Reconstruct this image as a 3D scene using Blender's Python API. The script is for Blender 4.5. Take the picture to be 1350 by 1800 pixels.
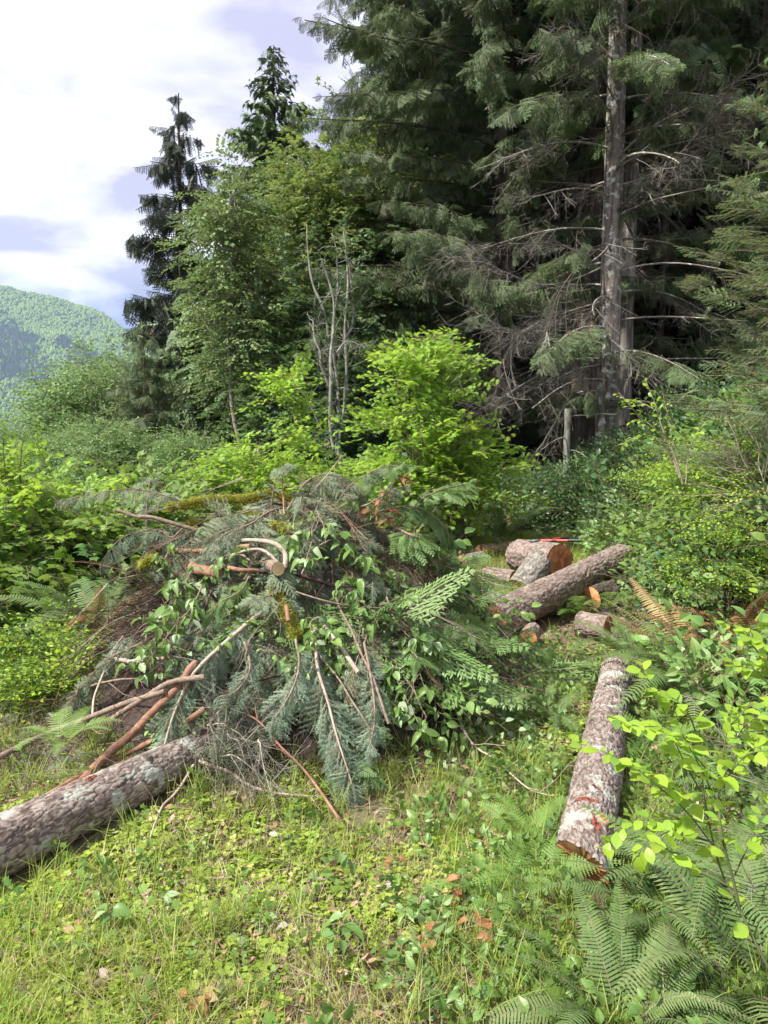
import bpy, math, random
import numpy as np
from mathutils import Vector, Matrix
from math import pi, sin, cos, radians

for o in list(bpy.data.objects): bpy.data.objects.remove(o)
SC = bpy.context.scene
COL = SC.collection
rs = np.random.RandomState(7)
random.seed(7)

# ------------------------------------------------------------ camera
PITCH = radians(6.3); FPX = 1352.0; CAMZ = 1.55
cam_d = bpy.data.cameras.new('camera'); cam = bpy.data.objects.new('camera', cam_d)
COL.objects.link(cam); SC.camera = cam
cam.location = (0, 0, CAMZ); cam.rotation_euler = (pi/2 - PITCH, 0, 0)
cam_d.sensor_fit = 'VERTICAL'; cam_d.sensor_height = 24.0
cam_d.lens = FPX / 1800 * 24.0
cam_d.clip_start = 0.05; cam_d.clip_end = 20000

# ------------------------------------------------------------ light
SUN_V = Vector((-0.56, -0.26, 0.78)).normalized()
sun_d = bpy.data.lights.new('sun', 'SUN'); sun = bpy.data.objects.new('sun', sun_d)
COL.objects.link(sun)
sun_d.energy = 5.0; sun_d.angle = radians(2.0); sun_d.color = (1.0, 0.955, 0.87)
sun.rotation_euler = SUN_V.to_track_quat('Z', 'Y').to_euler()
sun.location = (0, 0, 60)
SC.view_settings.view_transform = 'Standard'; SC.view_settings.look = 'None'
SC.view_settings.exposure = 1.14; SC.view_settings.gamma = 1.0
SC.view_settings.use_curve_mapping = False
SC.render.engine = 'CYCLES'
cy = SC.cycles
cy.max_bounces = 6; cy.diffuse_bounces = 3; cy.glossy_bounces = 2; cy.transmission_bounces = 4
cy.transparent_max_bounces = 6; cy.volume_bounces = 0
cy.caustics_reflective = False; cy.caustics_refractive = False
cy.sample_clamp_indirect = 6.0
cy.use_adaptive_sampling = True; cy.adaptive_threshold = 0.015

class N:
    """tiny node-tree helper"""
    def __init__(s, nt): s.nt = nt
    def __call__(s, t, ins=None, **kw):
        n = s.nt.nodes.new(t)
        for k, v in kw.items(): setattr(n, k, v)
        for k, v in (ins or {}).items():
            so = n.inputs[k]
            if isinstance(v, bpy.types.NodeSocket): s.nt.links.new(v, so)
            else: so.default_value = v
        return n
    def link(s, a, b): s.nt.links.new(a, b)
    def ramp(s, fac, stops):
        n = s('ShaderNodeValToRGB', {'Fac': fac}); e = n.color_ramp.elements
        while len(e) > 1: e.remove(e[-1])
        for i, (p, c) in enumerate(stops):
            x = e[0] if i == 0 else e.new(p)
            x.position = p; x.color = (c, c, c, 1) if isinstance(c, (int, float)) else (*c, 1)
        return n.outputs[0]
    def mix(s, f, a, b, bt='MIX'):
        n = s('ShaderNodeMix', data_type='RGBA', blend_type=bt)
        for i, v in ((0, f), (6, a), (7, b)):
            so = n.inputs[i]
            if isinstance(v, bpy.types.NodeSocket): s.nt.links.new(v, so)
            else: so.default_value = v if i == 0 else (*v[:3], 1)
        return n.outputs[2]
    def math(s, op, a, b=0.0, clamp=False):
        n = s('ShaderNodeMath', operation=op, use_clamp=clamp)
        for i, v in ((0, a), (1, b)):
            if isinstance(v, bpy.types.NodeSocket): s.nt.links.new(v, n.inputs[i])
            else: n.inputs[i].default_value = v
        return n.outputs[0]

W = bpy.data.worlds.new('World'); SC.world = W; W.use_nodes = True
W.node_tree.nodes.clear(); n = N(W.node_tree)
sky = n('ShaderNodeTexSky', sky_type='NISHITA'); sky.sun_disc = False
sky.sun_elevation = math.asin(SUN_V.z); sky.sun_rotation = math.atan2(SUN_V.x, SUN_V.y)
sky.dust_density = 1.5
tc = n('ShaderNodeTexCoord').outputs['Generated']
sep = n('ShaderNodeSeparateXYZ', {0: tc})
zc = n.math('MAXIMUM', sep.outputs[2], 0.0)
den = n.math('ADD', zc, 0.22)
px = n.math('DIVIDE', sep.outputs[0], den); py = n.math('DIVIDE', sep.outputs[1], den)
cv = n('ShaderNodeCombineXYZ', {0: px, 1: py, 2: 0.0}).outputs[0]
mp = n('ShaderNodeMapping', {0: cv, 1: (0.55, 0.32, 0.0), 3: (1.0, 1.15, 1.0)}).outputs[0]
nb = n('ShaderNodeTexNoise', {'Vector': mp, 'Scale': 1.7, 'Detail': 6.0, 'Roughness': 0.52, 'Distortion': 0.25}).outputs[0]
n2 = n('ShaderNodeTexNoise', {'Vector': mp, 'Scale': 0.75, 'Detail': 4.0, 'Roughness': 0.5}).outputs[0]
lum = n.ramp(nb, [(0.42, 0.0), (0.51, 0.42), (0.59, 1.0)])
ccol = n.mix(lum, (3.1, 3.05, 4.1), (8.2, 8.3, 8.7))
# distant cloud bank low over the hills: bluer and darker
lowf = n.ramp(sep.outputs[2], [(0.08, 1.0), (0.13, 0.85), (0.19, 0.0)])
low_n = n.ramp(n('ShaderNodeTexNoise', {'Vector': tc, 'Scale': 7.0, 'Detail': 7.0, 'Roughness': 0.58}).outputs[0], [(0.33, 0.0), (0.45, 1.0)])
ccol = n.mix(n.math('MULTIPLY', lowf, low_n), ccol, (1.0, 1.45, 3.0))
cover = n.ramp(n2, [(0.30, 0.75), (0.42, 1.0)])
fin = n.mix(cover, sky.outputs[0], ccol)
bg = n('ShaderNodeBackground', {'Color': fin, 'Strength': 0.1})
wo = n('ShaderNodeOutputWorld', {'Surface': bg.outputs[0]})

# ------------------------------------------------------------ maths helpers
def V3(*a): return np.array(a, float)
def nrm(a):
    a = np.asarray(a, float); return a / np.maximum(np.linalg.norm(a, axis=-1, keepdims=True), 1e-9)
def _h(ix, iy, iz, s):
    h = (ix * 374761393 + iy * 668265263 + iz * 2147483647 + s * 974634777) & 0xffffffff
    h = ((h ^ (h >> 13)) * 1274126177) & 0xffffffff
    h = h ^ (h >> 16); return (h & 0xffff) / 65535.0
def vnoise(p, s=0):
    p = np.asarray(p, float); i = np.floor(p).astype(np.int64); f = p - i; f = f * f * (3 - 2 * f)
    r = 0
    for a in (0, 1):
        for b in (0, 1):
            for c in (0, 1):
                w = (f[..., 0] if a else 1 - f[..., 0]) * (f[..., 1] if b else 1 - f[..., 1]) * (f[..., 2] if c else 1 - f[..., 2])
                r = r + w * _h(i[..., 0] + a, i[..., 1] + b, i[..., 2] + c, s)
    return r * 2 - 1
def fbm(p, s=0, o=4):
    r = 0; a = 1.0; q = np.asarray(p, float); t = 0
    for k in range(o): r = r + a * vnoise(q, s + k * 17); t += a; a *= .5; q = q * 2.03 + 3.1
    return r / t
def cell(p, s=0, ids=False):
    """F2-F1 of a cellular noise: 0 at the cracks between plates"""
    i = np.floor(p).astype(np.int64); f1 = np.full(p.shape[:-1], 9.0); f2 = f1.copy(); cid = f1 * 0
    for a in (-1, 0, 1):
        for b in (-1, 0, 1):
            for c in (-1, 0, 1):
                j = i + np.array([a, b, c])
                q = np.stack([j[..., k] + _h(j[..., 0], j[..., 1], j[..., 2], s + 31 * k) for k in range(3)], -1)
                d = np.linalg.norm(q - p, axis=-1)
                f2 = np.minimum(f2, np.maximum(f1, d)); cid = np.where(d < f1, _h(j[..., 0], j[..., 1], j[..., 2], s + 97), cid); f1 = np.minimum(f1, d)
    return (f2 - f1, cid) if ids else f2 - f1
def sst(a, b, x):
    t = np.clip((x - a) / (b - a), 0, 1); return t * t * (3 - 2 * t)

def ray(u, v):
    x = (u - 675) / FPX; y = (900 - v) / FPX
    return V3(x, cos(PITCH) + y * sin(PITCH), -sin(PITCH) + y * cos(PITCH))
def P(u, v, d):
    r = ray(u, v); return V3(0, 0, CAMZ) + r * (d / r[1])

def ground_h(x, y):
    x = np.asarray(x, float); y = np.asarray(y, float)
    z = 0.035 * fbm(np.stack([x * 1.1, y * 1.1, x * 0], -1), 3, 3) + 0.012 * vnoise(np.stack([x * 6, y * 6, x * 0], -1), 9)
    xb = 0.85 + 0.17 * y                                   # foot of the bank on the right
    bank = sst(0.0, 2.6, x - xb) * (0.55 + 0.14 * np.clip(y, 0, 8)) * (1 - 0.55 * sst(9, 14, y))
    z = z + bank + 0.1 * bank * fbm(np.stack([x * 1.7, y * 1.7, x * 0], -1), 5, 3)
    z = z + 0.9 * sst(3.5, 8, x - xb) * (1 - sst(9, 14, y))
    lf = sst(0.3, 3.2, -x - 1.15 - 0.05 * y) * sst(2.0, 5.0, y)
    z = z - 0.55 * lf - 0.35 * sst(8, 20, y) * sst(-4, 3, 2 - x)
    z = z - 1.1 * sst(18, 34, y) - 4 * sst(32, 60, y) - 24 * sst(50, 150, np.hypot(x, y)) - 3 * sst(150, 260, np.hypot(x, y))
    return z
def gh(x, y): return float(ground_h(np.array([x]), np.array([y]))[0])
HEAP_C = (-0.50, 4.62)
def heap_h(x, y):
    x = np.asarray(x, float); y = np.asarray(y, float)
    dx = (x - HEAP_C[0]); dy = (y - HEAP_C[1])
    dx = np.where(dx < 0, dx / 1.38, dx / 1.34); dy = np.where(dy < 0, dy / 1.42, dy / 1.3)
    r = np.sqrt(dx * dx + dy * dy)
    return ground_h(x, y) + 1.04 * np.clip(1 - r ** 1.75, -0.3, 1) + 0.13 * fbm(np.stack([x * 2.1, y * 2.1, x * 0], -1), 21, 3) * sst(1.15, .8, r)
def hit(u, v, fn, y0=1.0, y1=40.0):
    r = ray(u, v); ys = np.linspace(y0, y1, 4000); t = ys / r[1]
    X = r[0] * t; Z = CAMZ + r[2] * t
    below = Z < fn(X, ys); i = int(np.argmax(below)) if below.any() else len(ys) - 1
    return V3(X[i], ys[i], Z[i])
def G(u, v): return hit(u, v, ground_h)
def S(u, v, lift=0.03):
    p = hit(u, v, lambda x, y: np.maximum(heap_h(x, y), ground_h(x, y)), 1.0, 9.0)
    if p[1] > HEAP_C[1] + .25 and v < 1000: p = P(u, v, HEAP_C[1] - .05)
    if lift: p = P(u, v, p[1] - lift)
    return p

# ------------------------------------------------------------ mesh builder
class MB:
    def __init__(s): s.v = []; s.t = []; s.q = []; s.n = 0; s.tm = []; s.qm = []; s.at = []
    def add(s, v, f, m=0, at=None):
        v = np.asarray(v, float).reshape(-1, 3); f = np.asarray(f, int)
        if len(f) == 0: return
        s.v.append(v); f = f + s.n; s.n += len(v)
        s.at.append(np.full(len(v), 0.5) if at is None else np.broadcast_to(at, (len(v),)))
        if f.shape[1] == 3: s.t.append(f); s.tm.append(np.full(len(f), m))
        else: s.q.append(f); s.qm.append(np.full(len(f), m))
    def tube(s, pts, rad, n=6, m=0, cap=True, at=None):
        pts = np.asarray(pts, float); k = len(pts); rad = np.broadcast_to(rad, (k,))
        tg = nrm(np.gradient(pts, axis=0)); up = V3(0, 0, 1) if abs(tg[0, 2]) < .9 else V3(1, 0, 0)
        a = nrm(np.cross(tg, up)); b = np.cross(tg, a); th = np.arange(n) / n * 2 * pi
        ring = pts[:, None] + rad[:, None, None] * (a[:, None] * np.cos(th)[None, :, None] + b[:, None] * np.sin(th)[None, :, None])
        v = ring.reshape(-1, 3); i = np.arange(k - 1)[:, None] * n; j = np.arange(n)[None]; j2 = (j + 1) % n
        f = np.stack([i + j, i + j2, i + n + j2, i + n + j], -1).reshape(-1, 4)
        s.add(v, f, m, at)
        if cap:
            for e, fl in ((0, True), (k - 1, False)):
                c = pts[e]; vv = np.vstack([ring[e], c]); jj = np.arange(n)
                ff = np.stack([jj, (jj + 1) % n, np.full(n, n)], -1)
                s.add(vv, ff[:, ::-1] if not fl else ff, m, at)
    def mesh(s, name, mats, smooth=True):
        me = bpy.data.meshes.new(name)
        if s.n == 0: return me
        v = np.vstack(s.v)
        t = np.vstack(s.t) if s.t else np.zeros((0, 3), int); q = np.vstack(s.q) if s.q else np.zeros((0, 4), int)
        tm = np.concatenate(s.tm) if s.t else np.zeros(0, int); qm = np.concatenate(s.qm) if s.q else np.zeros(0, int)
        me.vertices.add(len(v)); me.vertices.foreach_set('co', v.ravel())
        nl = t.size + q.size; me.loops.add(nl); me.loops.foreach_set('vertex_index', np.concatenate([t.ravel(), q.ravel()]).astype(np.int32))
        me.polygons.add(len(t) + len(q))
        st = np.concatenate([np.arange(len(t)) * 3, t.size + np.arange(len(q)) * 4]).astype(np.int32)
        me.polygons.foreach_set('loop_start', st)
        for m_ in mats: me.materials.append(m_)
        me.polygons.foreach_set('material_index', np.concatenate([tm, qm]).astype(np.int32))
        me.polygons.foreach_set('use_smooth', np.full(len(t) + len(q), smooth))
        a = me.attributes.new('shade', 'FLOAT', 'POINT'); a.data.foreach_set('value', np.concatenate(s.at).astype(np.float32))
        me.update(calc_edges=True)
        return me
def obj(name, me, parent=None, loc=None):
    if isinstance(me, MB): raise TypeError
    o = bpy.data.objects.new(name, me); COL.objects.link(o)
    if parent is not None: o.parent = parent
    if loc is not None: o.location = loc
    return o
def thing(name, label, cat, loc=(0, 0, 0), rz=0, group=None):
    o = bpy.data.objects.new(name, None); COL.objects.link(o); o.location = loc; o.rotation_euler = (0, 0, rz)
    o.empty_display_size = .1
    return tag(o, label, cat, group)
def tag(o, label=None, cat=None, group=None, kind=None):
    for k, v in (('label', label), ('category', cat), ('group', group), ('kind', kind)):
        if v: o[k] = v
    return o
def copy_tree(o, parent=None):
    c = o.copy(); COL.objects.link(c)
    if parent is not None: c.parent = parent
    for ch in list(o.children): copy_tree(ch, c)
    return c
def smooth_path(pts, n=12, wob=0.0, seed=0):
    pts = np.asarray(pts, float); m = len(pts)
    if m == 2: q = pts[0] + (pts[1] - pts[0]) * np.linspace(0, 1, n)[:, None]
    else:
        t = np.linspace(0, m - 1, n); q = []
        for x in t:
            i = min(int(x), m - 2); f = x - i
            p0 = pts[max(i - 1, 0)]; p1 = pts[i]; p2 = pts[i + 1]; p3 = pts[min(i + 2, m - 1)]
            q.append(.5 * (2 * p1 + (p2 - p0) * f + (2 * p0 - 5 * p1 + 4 * p2 - p3) * f * f + (3 * p1 - p0 - 3 * p2 + p3) * f ** 3))
        q = np.array(q)
    if wob:
        L = np.linalg.norm(pts[-1] - pts[0])
        w = np.stack([vnoise(np.stack([np.linspace(0, 5, n) + seed * 3.7, np.full(n, k * 9.1), np.full(n, seed * 1.3)], -1), 4) for k in range(3)], -1)
        q = q + w * wob * L * np.sin(np.linspace(0, pi, n))[:, None] ** .5
    return q

# ------------------------------------------------------------ scattering of what nobody can count
def frames(d, up):
    """rotation matrices whose Y is d and Z is near up"""
    y = nrm(d); x = nrm(np.cross(y, up)); z = np.cross(x, y); return np.stack([x, y, z], -1)
def eul(R):
    return np.stack([np.arctan2(R[..., 2, 1], R[..., 2, 2]), np.arcsin(np.clip(-R[..., 2, 0], -1, 1)), np.arctan2(R[..., 1, 0], R[..., 0, 0])], -1)
_ng = {}
def scatter_group(protos):
    key = tuple(p.name for p in protos)
    if key in _ng: return _ng[key]
    g = bpy.data.node_groups.new('scatter', 'GeometryNodeTree')
    g.interface.new_socket('Geometry', in_out='INPUT', socket_type='NodeSocketGeometry')
    g.interface.new_socket('Geometry', in_out='OUTPUT', socket_type='NodeSocketGeometry')
    k = N(g); gi = k('NodeGroupInput'); go = k('NodeGroupOutput'); j = k('GeometryNodeJoinGeometry')
    for p in protos:
        oi = k('GeometryNodeObjectInfo'); oi.inputs['Object'].default_value = p
        ti = k('GeometryNodeGeometryToInstance', {0: oi.outputs['Geometry']}); k.link(ti.outputs[0], j.inputs[0])
    na = lambda nm, t: [o for o in k('GeometryNodeInputNamedAttribute', {'Name': nm}, data_type=t).outputs if o.enabled][0]
    ip = k('GeometryNodeInstanceOnPoints', {'Points': gi.outputs[0], 'Instance': j.outputs[0], 'Pick Instance': True,
        'Instance Index': na('idx', 'INT'), 'Rotation': na('rot', 'FLOAT_VECTOR'), 'Scale': na('scl', 'FLOAT')})
    k.link(ip.outputs[0], go.inputs[0]); _ng[key] = g; return g
def scatter(name, protos, pos, R, scl, parent=None, tint=None, idx=None, kind='stuff'):
    pos = np.asarray(pos, float).reshape(-1, 3); m = len(pos)
    me = bpy.data.meshes.new(name); me.vertices.add(m); me.vertices.foreach_set('co', pos.ravel())
    a = me.attributes.new('rot', 'FLOAT_VECTOR', 'POINT'); a.data.foreach_set('vector', eul(R).astype(np.float32).ravel())
    a = me.attributes.new('scl', 'FLOAT', 'POINT'); a.data.foreach_set('value', np.broadcast_to(scl, (m,)).astype(np.float32).copy())
    if idx is None: idx = rs.randint(0, len(protos), m)
    a = me.attributes.new('idx', 'INT', 'POINT'); a.data.foreach_set('value', np.asarray(idx, np.int32))
    a = me.attributes.new('tint', 'FLOAT', 'POINT')
    if tint is None: tint = rs.rand(m)
    a.data.foreach_set('value', np.broadcast_to(tint, (m,)).astype(np.float32).copy())
    for p in protos:
        for mt in p.data.materials:
            if mt.name not in [x.name for x in me.materials]: me.materials.append(mt)
    o = obj(name, me, parent); md = o.modifiers.new('scatter', 'NODES'); md.node_group = scatter_group(protos)
    if kind: o['kind'] = kind
    return o
def proto(name, mb, mats, smooth=False):
    o = bpy.data.objects.new(name, mb.mesh(name, mats, smooth)); o.use_fake_user = True; return o

# ------------------------------------------------------------ materials
def mat(name):
    m = bpy.data.materials.new(name); m.use_nodes = True; m.node_tree.nodes.clear(); return m, N(m.node_tree)
def leaf_mat(name, ca, cb, cc=None, trans=0.35, rough=0.5, spec=0.35, gain=0.35, tcol=None):
    """ca..cb by instance tint, cc an odd third tone on some, translucent"""
    m, k = mat(name)
    oi = k('ShaderNodeObjectInfo').outputs['Random']
    ti = k('ShaderNodeAttribute', attribute_type='INSTANCER', attribute_name='tint').outputs['Fac']
    f = k.math('FRACT', k.math('ADD', ti, k.math('MULTIPLY', oi, 0.35)))
    f = k.math('ADD', k.math('MULTIPLY', ti, 0.5), k.math('MULTIPLY', oi, 0.6), True)
    c = k.mix(f, ca, cb)
    if cc is not None: c = k.mix(k.ramp(oi, [(0.80, 0.0), (0.95, 1.0)]), c, cc)
    sh = k('ShaderNodeAttribute', attribute_name='shade').outputs['Fac']
    c = k.mix(k.math('MULTIPLY', k.math('SUBTRACT', sh, 0.0), 0.5), c, cb)
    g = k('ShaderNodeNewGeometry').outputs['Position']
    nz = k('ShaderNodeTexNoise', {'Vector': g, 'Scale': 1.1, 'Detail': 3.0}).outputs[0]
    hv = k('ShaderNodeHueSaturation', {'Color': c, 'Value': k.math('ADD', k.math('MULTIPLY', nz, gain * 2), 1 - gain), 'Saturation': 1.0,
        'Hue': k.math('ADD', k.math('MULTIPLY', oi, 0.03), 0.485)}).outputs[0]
    b = k('ShaderNodeBsdfPrincipled', {'Base Color': hv, 'Roughness': rough, 'Specular IOR Level': spec})
    if trans > 0:
        tcl = k.mix(0.5, hv, tcol) if tcol else k('ShaderNodeHueSaturation', {'Color': hv, 'Value': 1.25, 'Hue': 0.485}).outputs[0]
        t = k('ShaderNodeBsdfTranslucent', {'Color': tcl})
        mx = k('ShaderNodeMixShader', {0: trans, 1: b.outputs[0], 2: t.outputs[0]}); out = mx.outputs[0]
    else: out = b.outputs[0]
    k('ShaderNodeOutputMaterial', {'Surface': out}); return m
def bark_mat(name, dark, mid, light, spots=None, spot_amt=0.0, scale=(14, 14, 3), bump=0.6, rough=0.85, fine=60, moss=0.0, mossc=(.16, .19, .02)):
    m, k = mat(name); tcn = k('ShaderNodeTexCoord').outputs['Object']
    mp_ = k('ShaderNodeMapping', {0: tcn, 3: scale}).outputs[0]
    a = k('ShaderNodeTexNoise', {'Vector': mp_, 'Scale': 1.0, 'Detail': 8.0, 'Roughness': 0.62}).outputs[0]
    b_ = k('ShaderNodeTexNoise', {'Vector': tcn, 'Scale': fine, 'Detail': 5.0, 'Roughness': 0.65}).outputs[0]
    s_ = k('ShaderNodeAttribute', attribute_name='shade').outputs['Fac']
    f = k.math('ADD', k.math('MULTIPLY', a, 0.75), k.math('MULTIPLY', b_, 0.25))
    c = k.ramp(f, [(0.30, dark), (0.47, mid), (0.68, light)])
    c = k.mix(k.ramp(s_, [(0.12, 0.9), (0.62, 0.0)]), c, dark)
    if spots:
        v = k('ShaderNodeTexNoise', {'Vector': tcn, 'Scale': 9.0, 'Detail': 5.0, 'Roughness': 0.55}).outputs[0]
        c = k.mix(k.ramp(v, [(0.62 - spot_amt, 0.0), (0.66 - spot_amt, 0.9)]), c, spots)
    if moss:
        v = k('ShaderNodeTexNoise', {'Vector': tcn, 'Scale': 5.0, 'Detail': 4.0}).outputs[0]
        c = k.mix(k.ramp(v, [(0.62 - moss, 0.0), (0.72 - moss, 0.9)]), c, mossc)
    bp = k('ShaderNodeBump', {'Strength': bump, 'Distance': 0.01, 'Height': f})
    b = k('ShaderNodeBsdfPrincipled', {'Base Color': c, 'Roughness': rough, 'Specular IOR Level': 0.25, 'Normal': bp.outputs[0]})
    k('ShaderNodeOutputMaterial', {'Surface': b.outputs[0]}); return m
def wood_mat(name, a_, b_, scale=60):
    m, k = mat(name); uvw = k('ShaderNodeTexCoord').outputs['Object']
    s_ = k('ShaderNodeAttribute', attribute_name='shade').outputs['Fac']      # radius on the cut, 0 heart .. 1 bark
    nz = k('ShaderNodeTexNoise', {'Vector': uvw, 'Scale': 9.0, 'Detail': 5.0}).outputs[0]
    w = k.math('SINE', k.math('ADD', k.math('MULTIPLY', s_, 110.0), k.math('MULTIPLY', nz, 14.0)))
    c = k.mix(k.math('MULTIPLY', k.math('ADD', w, 1.0), 0.22), a_, b_)
    c = k.mix(k.ramp(s_, [(0.62, 0.0), (0.72, 0.45)]), c, tuple(min(1, x * 1.5 + .04) for x in a_))
    c = k.mix(k.ramp(nz, [(0.4, 0.35), (0.6, 0.0)]), c, tuple(x * .45 for x in b_))
    bp = k('ShaderNodeBump', {'Strength': 0.3, 'Distance': 0.004, 'Height': k('ShaderNodeTexNoise', {'Vector': uvw, 'Scale': 90.0, 'Detail': 4.0}).outputs[0]})
    b = k('ShaderNodeBsdfPrincipled', {'Base Color': c, 'Roughness': 0.7, 'Normal': bp.outputs[0]})
    k('ShaderNodeOutputMaterial', {'Surface': b.outputs[0]}); return m
def plain(name, c, rough=0.5, metal=0.0):
    m, k = mat(name)
    nz = k('ShaderNodeTexNoise', {'Scale': 40.0, 'Detail': 3.0, 'Vector': k('ShaderNodeTexCoord').outputs['Object']}).outputs[0]
    cc = k.mix(nz, tuple(x * .8 for x in c), tuple(min(1, x * 1.15) for x in c))
    b = k('ShaderNodeBsdfPrincipled', {'Base Color': cc, 'Roughness': rough, 'Metallic': metal}); k('ShaderNodeOutputMaterial', {'Surface': b.outputs[0]}); return m

M = {}
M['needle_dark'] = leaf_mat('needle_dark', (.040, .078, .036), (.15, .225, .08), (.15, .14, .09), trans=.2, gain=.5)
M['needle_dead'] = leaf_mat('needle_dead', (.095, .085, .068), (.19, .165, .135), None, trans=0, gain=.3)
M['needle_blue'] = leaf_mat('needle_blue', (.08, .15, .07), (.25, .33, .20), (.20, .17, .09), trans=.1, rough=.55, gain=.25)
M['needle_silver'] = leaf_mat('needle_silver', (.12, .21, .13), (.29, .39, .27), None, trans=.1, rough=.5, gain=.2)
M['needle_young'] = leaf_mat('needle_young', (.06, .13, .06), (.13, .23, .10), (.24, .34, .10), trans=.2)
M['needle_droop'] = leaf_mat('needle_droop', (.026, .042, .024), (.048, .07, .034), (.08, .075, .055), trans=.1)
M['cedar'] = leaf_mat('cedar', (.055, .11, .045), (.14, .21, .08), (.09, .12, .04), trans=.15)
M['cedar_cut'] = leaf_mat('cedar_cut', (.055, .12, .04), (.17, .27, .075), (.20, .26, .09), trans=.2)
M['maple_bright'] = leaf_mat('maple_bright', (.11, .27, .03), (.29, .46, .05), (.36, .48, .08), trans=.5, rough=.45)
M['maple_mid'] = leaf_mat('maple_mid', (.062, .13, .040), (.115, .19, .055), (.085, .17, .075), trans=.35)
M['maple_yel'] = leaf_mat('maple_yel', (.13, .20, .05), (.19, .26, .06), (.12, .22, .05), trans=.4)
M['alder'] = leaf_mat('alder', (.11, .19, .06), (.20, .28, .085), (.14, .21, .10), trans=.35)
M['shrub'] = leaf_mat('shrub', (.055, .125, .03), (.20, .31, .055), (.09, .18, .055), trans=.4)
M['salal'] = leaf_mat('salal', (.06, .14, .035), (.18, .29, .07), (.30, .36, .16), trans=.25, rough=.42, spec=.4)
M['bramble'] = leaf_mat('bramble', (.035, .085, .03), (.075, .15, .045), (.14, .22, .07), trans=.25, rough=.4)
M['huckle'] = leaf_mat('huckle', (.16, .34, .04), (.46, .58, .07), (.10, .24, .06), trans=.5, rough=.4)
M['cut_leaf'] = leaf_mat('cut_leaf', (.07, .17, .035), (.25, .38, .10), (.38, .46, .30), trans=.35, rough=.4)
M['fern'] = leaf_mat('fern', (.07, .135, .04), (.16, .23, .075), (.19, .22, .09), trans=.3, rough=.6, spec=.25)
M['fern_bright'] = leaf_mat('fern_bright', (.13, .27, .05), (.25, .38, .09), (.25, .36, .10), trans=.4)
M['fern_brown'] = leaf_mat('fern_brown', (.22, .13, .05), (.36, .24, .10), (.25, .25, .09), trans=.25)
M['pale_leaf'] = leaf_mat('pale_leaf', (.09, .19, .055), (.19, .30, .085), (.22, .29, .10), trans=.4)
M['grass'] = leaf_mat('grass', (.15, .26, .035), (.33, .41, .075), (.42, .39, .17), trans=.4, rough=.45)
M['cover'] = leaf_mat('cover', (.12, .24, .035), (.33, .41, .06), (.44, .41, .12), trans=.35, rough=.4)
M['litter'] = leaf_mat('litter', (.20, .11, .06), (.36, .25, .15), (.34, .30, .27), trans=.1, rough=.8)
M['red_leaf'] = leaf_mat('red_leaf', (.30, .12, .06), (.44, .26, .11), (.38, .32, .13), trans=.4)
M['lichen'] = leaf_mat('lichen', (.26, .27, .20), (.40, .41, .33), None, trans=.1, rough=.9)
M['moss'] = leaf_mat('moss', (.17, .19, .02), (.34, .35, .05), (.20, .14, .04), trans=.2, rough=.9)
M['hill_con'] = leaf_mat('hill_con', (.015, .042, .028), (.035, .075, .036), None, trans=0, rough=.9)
M['hill_dec'] = leaf_mat('hill_dec', (.09, .18, .04), (.24, .35, .07), None, trans=0, rough=.9)
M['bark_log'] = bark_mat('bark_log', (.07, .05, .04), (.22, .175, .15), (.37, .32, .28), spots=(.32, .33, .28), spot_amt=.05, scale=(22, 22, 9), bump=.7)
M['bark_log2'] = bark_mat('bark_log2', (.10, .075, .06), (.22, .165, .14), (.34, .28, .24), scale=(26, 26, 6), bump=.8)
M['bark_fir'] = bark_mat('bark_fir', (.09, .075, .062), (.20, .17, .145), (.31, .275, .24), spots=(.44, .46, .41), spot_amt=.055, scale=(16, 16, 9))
M['bark_cedar'] = bark_mat('bark_cedar', (.035, .028, .022), (.085, .065, .052), (.15, .12, .10), scale=(30, 30, 1.5), bump=.9)
M['bark_grey'] = bark_mat('bark_grey', (.09, .08, .07), (.20, .18, .155), (.33, .31, .28), scale=(30, 30, 2))
M['bark_twig'] = bark_mat('bark_twig', (.10, .07, .05), (.23, .165, .125), (.36, .29, .235), scale=(30, 30, 30))
M['bark_red'] = bark_mat('bark_red', (.13, .06, .04), (.27, .14, .09), (.38, .24, .17), scale=(26, 26, 26))
M['bark_pale'] = bark_mat('bark_pale', (.20, .15, .11), (.38, .30, .235), (.52, .45, .37), scale=(24, 24, 24))
M['bark_mossy'] = bark_mat('bark_mossy', (.07, .045, .03), (.16, .11, .075), (.24, .18, .13), scale=(24, 24, 24), moss=.12)
M['bark_lichen'] = bark_mat('bark_lichen', (.09, .08, .065), (.22, .21, .17), (.42, .43, .38), scale=(8, 8, 8))
M['needle_brown_shaded'] = leaf_mat('needle_brown_shaded', (.03, .02, .014), (.085, .052, .036), (.20, .15, .12), trans=0, gain=.3)  # dead brown, darkened so the shade inside the pile is in the colour
M['straw'] = leaf_mat('straw', (.36, .28, .16), (.50, .43, .28), None, trans=.3, rough=.7)
M['bark_green'] = bark_mat('bark_green', (.05, .06, .03), (.10, .12, .05), (.16, .17, .08), scale=(20, 20, 8), bump=.2)
M['bark_dark'] = bark_mat('bark_dark', (.04, .03, .022), (.085, .065, .05), (.15, .12, .10), scale=(20, 20, 5))
M['bark_alder'] = bark_mat('bark_alder', (.12, .09, .07), (.26, .21, .17), (.42, .40, .36), scale=(8, 8, 14))
M['bark_black'] = bark_mat('bark_black', (.02, .015, .014), (.05, .035, .03), (.10, .06, .045), scale=(24, 24, 24))
M['cut_orange'] = wood_mat('cut_orange', (.50, .23, .085), (.36, .13, .045))
M['cut_red'] = wood_mat('cut_red', (.36, .14, .05), (.22, .07, .03))
M['cut_pale'] = wood_mat('cut_pale', (.58, .43, .22), (.42, .27, .12))
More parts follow.
